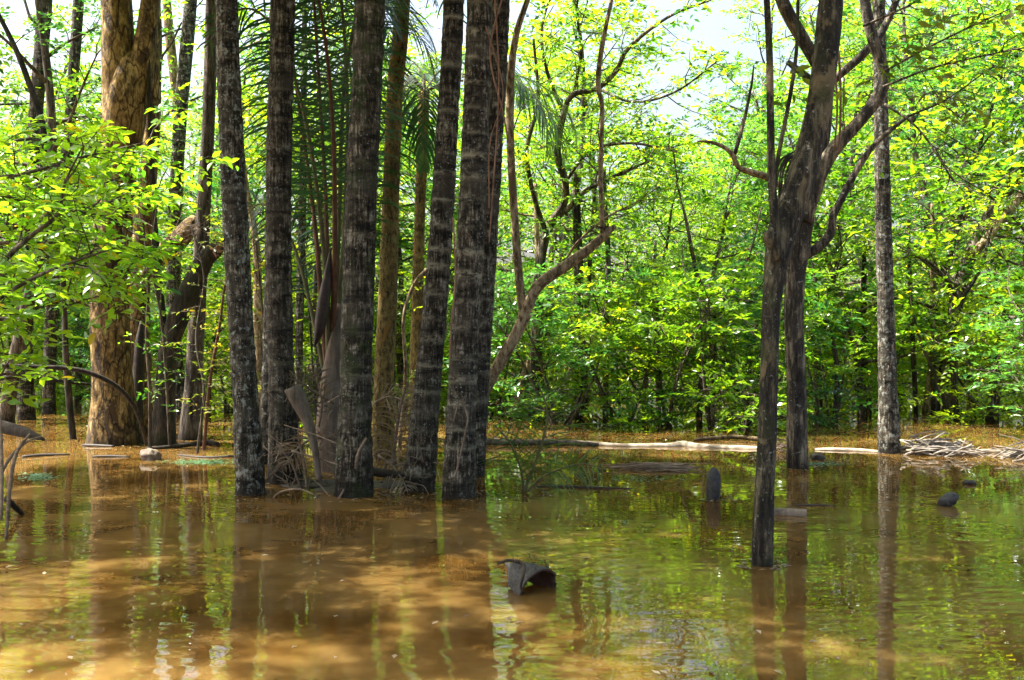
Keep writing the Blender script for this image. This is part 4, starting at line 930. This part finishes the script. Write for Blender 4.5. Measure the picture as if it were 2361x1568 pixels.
# ------------------------------------------------------------------ green backdrop of trees, each its own thing
R = np.random.default_rng(21)
KINDS = {}
def kind(nm, *a, **k):
    t, c = gen_tree(*a, **k); KINDS[nm] = (t, c, t.mesh(nm + '_trunk', BGBARK), c.mesh(nm + '_crown', [LEAF, TWIG]))
kind('tall', 10.5, .2, 3.3, .15, 16, 7, 5, 10, .12, tmean=.6, tvar=.42)
kind('tall_b', 11, .25, 3.6, .13, 15, 7, 5, 7, .18, tmean=.62, tvar=.42)
kind('mid', 6.2, .24, 2.8, .08, 16, 8, 5, 11, .1, tmean=.66, tvar=.42)
kind('mid_b', 5.4, .18, 3.0, .07, 15, 8, 5, 7, .155, tmean=.72, tvar=.42)
kind('bush', 2.5, .08, 1.7, .035, 6, 5, 4, 8, .13, stems=4, tmean=.8, tvar=.35)
kind('bush_b', 2.0, .05, 1.9, .03, 6, 6, 4, 11, .09, stems=3, tmean=.84, tvar=.35)
for nm in list(KINDS):
    cm = KINDS[nm][3].copy(); cm.name = nm + '_cool_crown'; cm.materials[0] = LEAFC; KINDS[nm] += (cm,)
NPL = [0]
def place(nm, u, d, s, rot, label, name=None, group=None):
    x = (u - CU) / F * d
    rt = thing(name or ('waterside_bush' if 'bush' in nm else 'broadleaf_tree'), (x, d, 0), label, 'bush' if 'bush' in nm else 'tree', group)
    rt.rotation_euler[2] = rot; rt.scale = (s, s, s)
    NPL[0] += 1
    for pn, me in (('trunk', KINDS[nm][2]), ('crown', KINDS[nm][4 if NPL[0] % 4 == 1 else 3])):
        o = bpy.data.objects.new(pn, me); col.objects.link(o); o.parent = rt
GB, GT = 'bushes drooping over the far waterline', 'leafy trees walling the far side of the water'
for a in [
 ('bush', 1290, 16.8, 1.05, 0., 'bright bush at the waterline just right of the slim crooked tree'),
 ('bush_b', 1430, 17., 1.1, 1., 'low spreading bush above the dark end of the bleached log'),
 ('bush', 1545, 16.5, 1.0, 2., 'bush hanging over water above the knot of the bleached log'),
 ('bush_b', 1650, 16.0, 1.2, 3., 'bright bush touching the water directly behind the upright stump'),
 ('bush', 1745, 17.3, 1.1, 4., 'bush close behind the left side of the nearest dark trunk'),
 ('bush_b', 1915, 17.6, 1.05, 5., 'bush in the gap between grey streaked tree and lichen spotted palm'),
 ('bush', 2010, 20.5, 1.0, .6, 'shaded bush right behind the lichen spotted palm'),
 ('bush', 2300, 17.5, 1.0, 1.6, 'bush over the water above the stick heap at right'),
 ('bush_b', 2400, 14.2, 1.0, 2.6, 'near bush dipping leaves into water at the right edge'),
 ('bush', 1140, 19.5, .9, 3.6, 'small bush glimpsed just right of the ringed palm'),
 ('bush_b', 900, 20., .9, 4.6, 'low bush behind the ochre trunk and black palm'),
 ('bush', 520, 20., .9, 5.6, 'bush behind the gap left of the lichen blotched palm'),
 ('bush_b', 230, 21., 1., .3, 'dim bush behind the foot of the massive forked tree'),
 ('bush', 40, 20.5, 1., 1.3, 'dim bush at the water in the far left corner')]: place(*a, group=GB)
for a in [
 ('mid', 1350, 20., 1.0, 0.4, 'leafy tree right behind the pale leaning limb'),
 ('mid_b', 1490, 21., 1.0, 1.4, 'yellow green tree below the bright sky gap, left one'),
 ('mid', 1610, 18.8, .9, 2.4, 'yellow green tree below the bright sky gap, middle one'),
 ('mid_b', 1720, 21.5, 1.05, 3.4, 'yellow green tree left of the nearest dark trunk'),
 ('mid', 1890, 21., 1.2, 4.4, 'mid height tree seen between the limbs of the grey tree'),
 ('mid_b', 1985, 19., 1.15, 5.4, 'bright tree left of the lichen spotted palm'),
 ('mid', 2150, 19.5, 1.2, .9, 'bright tree right of the lichen spotted palm'),
 ('mid_b', 2290, 18., 1.25, 1.9, 'glossy green tree above the stick heap'),
 ('mid', 2420, 17., 1.2, 2.9, 'leafy tree filling the right edge at mid height'),
 ('tall', 2080, 25., 1.05, 0., 'tall tree whose crown shows right of the spotted palm top'),
 ('tall_b', 2250, 23., 1.05, 1., 'tall tree behind the bare twigs at upper right'),
 ('tall', 2430, 21., 1.0, 2., 'tall tree in the upper right corner'),
 ('tall_b', 1900, 28., 1., 3., 'tall tree behind the thick leaning limb'),
 ('tall_b', 1230, 24., 1.0, 4., 'tall tree rising behind the slim crooked tree'),
 ('mid_b', 1075, 19.5, 1.1, 5., 'tree showing in slits between the two right palms of the clump'),
 ('mid', 930, 20.5, 1.1, .2, 'tree behind the ochre trunk at mid height'),
 ('mid_b', 740, 20., 1.1, 1.2, 'tree behind the young palm'),
 ('mid', 600, 21., 1.1, 2.2, 'tree between the two left palms of the clump'),
 ('mid_b', 480, 22., 1.15, 3.2, 'tree behind the crooked broken tree'),
 ('mid', 180, 23., 1.1, 4.2, 'tree behind the thin dark pole at left'),
 ('mid_b', 20, 22., 1.1, 5.2, 'tree behind the big bright leaves at far left'),
 ('tall', 840, 26., 1.1, 3., 'tall tree crowning the gap left of the ochre trunk'),
 ('tall_b', 640, 25., 1., 4., 'tall tree above the young palm leaves'),
 ('tall', 470, 27., 1.0, 5., 'tall tree between forked tree and lichen blotched palm'),
 ('tall_b', 130, 26., 1., .5, 'tall tree left of the massive forked tree top'),
 ('tall', -60, 24., 1., 1.5, 'tall tree in the upper left corner'),
 ('tall', 10, 17.5, .95, 3.5, 'tall tree closest behind the bright leaves in the upper left'),
 ('tall_b', 215, 20., 1., 4.5, 'tall tree just left of and behind the massive forked tree'),
 ('tall_b', 70, 21., .95, 2.5, 'airy tree behind the dark bare sapling at upper left')]: place(*a, group=GT)

# slim stems standing in the water at the right and among the green wall
GS = 'slim stems standing among the green wall'
for i, (rows, dd, lab, mt) in enumerate([
  ([(2112, 1010, 12), (2110, 900, 12), (2104, 780, 11), (2096, 600, 9)], 19., 'slim dark stem first right of the lichen spotted palm', DARKB),
  ([(2136, 1000, 22), (2142, 900, 18), (2152, 760, 15), (2150, 560, 12)], 19.5, 'pale mottled stem standing in water beyond the driftwood heap', PALE),
  ([(2168, 1000, 30), (2166, 940, 26), (2170, 860, 20), (2172, 700, 14)], 20, 'thick black stump like stem beyond the driftwood heap', DARKB),
  ([(2208, 1004, 14), (2200, 900, 12), (2196, 800, 11), (2215, 700, 10), (2260, 620, 8)], 17.5, 'wiry stem bending right above the stick heap', DARKB),
  ([(2196, 1004, 9), (2180, 930, 8), (2150, 850, 7), (2120, 780, 6)], 17.5, 'thin stem leaning left above the stick heap', DARKB),
  ([(1335, 950, 20), (1333, 800, 22), (1334, 640, 22), (1330, 500, 20)], 17.8, 'dark straight trunk deep in the green wall right of the crooked tree', DARKB),
  ([(1396, 940, 14), (1398, 760, 14), (1402, 600, 13), (1396, 480, 11)], 18.5, 'grey straight stem beside the dark straight trunk in the green wall', BGBARK),
  ([(1518, 940, 12), (1516, 800, 12), (1512, 650, 11)], 18.5, 'faint grey stem in the middle of the green wall', BGBARK),
  ([(1640, 955, 16), (1642, 830, 14), (1660, 720, 12), (1700, 640, 9), (1730, 580, 6)], 16.6, 'forked brown stem left of the nearest dark trunk', TWIG),
  ([(1655, 740, 11), (1625, 700, 10), (1600, 600, 9), (1580, 500, 7), (1565, 440, 5)], 16.6, 'thin brown stem slanting up left in the green wall', TWIG),
  ([(1925, 960, 14), (1930, 860, 12), (1918, 780, 11), (1890, 700, 8)], 17.5, 'bent dark stem between grey streaked tree and spotted palm', DARKB),
  ([(1988, 940, 14), (1990, 800, 14), (1992, 660, 13)], 20, 'dark upright stem left of the spotted palm', DARKB)]):
    e = path_px(rows, dd)
    if rows[0][1] > 900: e[0, 2] = 0
    rt = thing('sapling', e[0, :3], lab, 'sapling', GS); trunk_part(rt, extend(e, .8), mt, 150 + i, 10, .08, .05, sink=rows[0][1] > 900)
st = (MB(), MB())
r = thing('leaning_right_tree', W(2180, 990), 'grey tree leaning steeply out of the frame at the right edge', 'tree')
pp = path_px([(2186, 990, 40), (2190, 860, 34), (2205, 700, 30), (2232, 600, 30), (2275, 510, 30), (2330, 430, 28), (2400, 330, 24)], 18); pp[0, 2] = 0
trunk_part(r, extend(pp, 2), BGBARK, 171, 14, .07, .07)
leafy_limb(r, [(2240, 590, 20), (2300, 520, 20), (2361, 440, 18), (2440, 330, 14)], 17.7, PALE, 172, None, 6, 1., .11, store=st, start=.2)
leafy_limb(r, [(2210, 690, 10), (2160, 620, 8), (2110, 590, 6), (2070, 600, 4)], 17.7, BGBARK, 173, None, 8, .9, .11, store=st, start=.2)
close_tree(r, st, LEAF, TWIG)
# distant fan of hanging palm leaves behind the ochre trunk
r = thing('background_palm', (-1.55, 14.2, 0), 'palm with drooping leaves hanging behind the ochre trunk and black palm', 'palm')
mb = MB(); tube(mb, np.array([(-1.45, 14.2, -.3, .1), (-1.4, 14.2, 2.5, .085), (-1.3, 14.2, 5.2, .08)]), 12, .1, disp=bark_disp(9, .06)); mb.build('trunk', OCHRE, r)
for i in range(9):
    mb = MB(); frond(mb, np.array([-1.3, 14.2, 5.2]), i * 2.4, R.uniform(.1, .9), 3., 40, .8, .03, 2.2, .02, droop=1.1, tint=.4); mb.build('frond', [PALMLEAF, GREENST], r)
# another palm crown at the upper left of the clump
r = thing('arching_palm', (-3.4, 11.6, 0), 'palm whose leaves arch across the top between the two left clump palms', 'palm')
mb = MB(); tube(mb, np.array([(-3.0, 11.6, -.3, .09), (-2.9, 11.6, 3., .08), (-2.75, 11.4, 5.6, .07)]), 12, .1, disp=bark_disp(12, .06)); mb.build('trunk', PALML, r)
for i in range(10):
    mb = MB(); frond(mb, np.array([-2.75, 11.4, 5.6]), -1.3 + i * .32, R.uniform(.1, 1.), 2.4, 44, .62, .02, 1.9, .018, droop=.8, tint=.35); mb.build('frond', [PALMLEAF, GREENST], r)

# far wood, one mass
fb = MB(); ks = list(KINDS)
rg = np.random.default_rng(8)
def sky_top(u):   # picture height the far wood reaches at picture column u
    if 1390 < u < 1790: return 330
    return -40 if u > 1790 else (80 if u > 1100 else 220)
tb_, cb_ = MB(), MB()
for row, dd in ((0, 30), (1, 36), (2, 44)):
    n = 15 + row * 2
    for i in range(n):
        u = -250 + 2900 * (i + rg.random() * .6) / n
        Ht = CH + (CV - sky_top(u) - rg.uniform(-60, 40)) / F * dd
        nm = ('tall', 'tall_b', 'mid')[rg.integers(0, 3)]
        s = max(Ht, 3.) / {'tall': 10.9, 'tall_b': 11.3, 'mid': 6.8}[nm]; a = rg.uniform(0, 6.28)
        M = np.array([[math.cos(a), -math.sin(a), 0], [math.sin(a), math.cos(a), 0], [0, 0, 1]]) * s
        T = ((u - CU) / F * dd, dd + rg.uniform(-2, 2), -.3 if nm != 'mid' else -.4)
        for src, dst, mi in ((KINDS[nm][0], fb, 1), (KINDS[nm][1], fb, 0)):
            k0 = len(dst.f); dst.merge(src, M, T); dst.f[k0:] = [(f_, mi, s_) for f_, _, s_ in dst.f[k0:]]
for i in range(44):
    u = -200 + 2800 * i / 44; dd = rg.uniform(22.5, 28); a = rg.uniform(0, 6.28); s = rg.uniform(.8, 1.5)
    M = np.array([[math.cos(a), -math.sin(a), 0], [math.sin(a), math.cos(a), 0], [0, 0, 1]]) * s; k0 = len(fb.f)
    fb.merge(KINDS['bush'][1], M, ((u - CU) / F * dd, dd, -.1)); fb.f[k0:] = [(f_, 0, s_) for f_, _, s_ in fb.f[k0:]]
tag(fb.build('far_forest', [LEAFF, BGBARK]), 'hazy mass of distant forest behind all the nearer trees', 'forest', None, 'stuff')

# small pale wading bird
bm_ = bpy.data.meshes.new('bird_body'); BX = P(2092, 962, 20.3)
J = [((0, 0, 0), .075), ((-.06, 0, -.07), .06), ((-.13, 0, -.16), .025), ((.04, 0, .07), .06), ((.055, 0, .13), .028), ((.05, 0, .22), .02), ((.06, 0, .29), .026), ((.1, 0, .29), .012), ((.16, 0, .28), .004)]
E = [(0, 1), (1, 2), (0, 3), (3, 4), (4, 5), (5, 6), (6, 7), (7, 8)]
bm_.from_pydata([j for j, _ in J], E, []); bird = bpy.data.objects.new('wading_bird', bm_); col.objects.link(bird)
sk = bird.modifiers.new('skin', 'SKIN'); bird.modifiers.new('smooth', 'SUBSURF').render_levels = 2
for v_, (_, q) in zip(bm_.skin_vertices[0].data, J): v_.radius = (q, q)
bm_.skin_vertices[0].data[0].use_root = True
m, nt, out = newmat('white_feathers'); finish(nt, out, ramp(nt, noise(nt, 14, 3), [(.3, (.5, .5, .52)), (.6, (.75, .75, .75))]), .7); bm_.materials.append(m)
bird.location = tuple(BX); tag(bird, 'small white wading bird standing in the shallows right of the spotted palm', 'bird')
for x in (-.02, .03):
    mb = MB(); tube(mb, np.array([(BX[0] + x, BX[1], BX[2] - .04, .008), (BX[0] + x - .02, BX[1], BX[2] - .14, .007), (BX[0] + x, BX[1], -.05, .006)]), 6, .05, raw=True); mb.build('leg', LEAFY, bird, tuple(BX))

# ------------------------------------------------------------------ light and camera
SUN_EL, SUN_AZ = math.radians(61), math.radians(-84)      # azimuth from +Y towards +X
sd = Vector((math.sin(SUN_AZ) * math.cos(SUN_EL), math.cos(SUN_AZ) * math.cos(SUN_EL), math.sin(SUN_EL)))
sl = bpy.data.lights.new('sun', 'SUN'); sl.energy = 5.0; sl.angle = math.radians(.5); sl.color = (1, .95, .86)
so = bpy.data.objects.new('sun', sl); col.objects.link(so); so.rotation_euler = sd.to_track_quat('Z', 'Y').to_euler(); so.location = (0, 0, 30)
wd = bpy.data.worlds.new('World'); scene.world = wd; wd.use_nodes = True; nt = wd.node_tree
sky = nt.nodes.new('ShaderNodeTexSky'); sky.sky_type = 'NISHITA'; sky.sun_disc = False
sky.sun_elevation = SUN_EL; sky.sun_rotation = SUN_AZ; sky.air_density = 1.2; sky.dust_density = 8.; sky.ozone_density = 1.
bg = nt.nodes['Background']; bg.inputs[1].default_value = .105; nt.links.new(sky.outputs[0], bg.inputs[0])
cam = bpy.data.cameras.new('camera'); cam.sensor_width = 36; cam.lens = 36 * F / 2361; cam.clip_end = 400
co = bpy.data.objects.new('camera', cam); col.objects.link(co); co.location = (0, 0, CH); co.rotation_euler = (math.pi / 2, 0, 0); scene.camera = co
scene.view_settings.view_transform = 'Standard'; scene.view_settings.look = 'None'; scene.view_settings.gamma = 1; scene.view_settings.exposure = 2.2
cy = scene.cycles
cy.max_bounces = 8; cy.diffuse_bounces = 4; cy.glossy_bounces = 3; cy.transmission_bounces = 4; cy.caustics_reflective = False; cy.caustics_refractive = False
cy.use_adaptive_sampling = True; cy.adaptive_threshold = .02; cy.sample_clamp_indirect = 6; cy.use_denoising = True
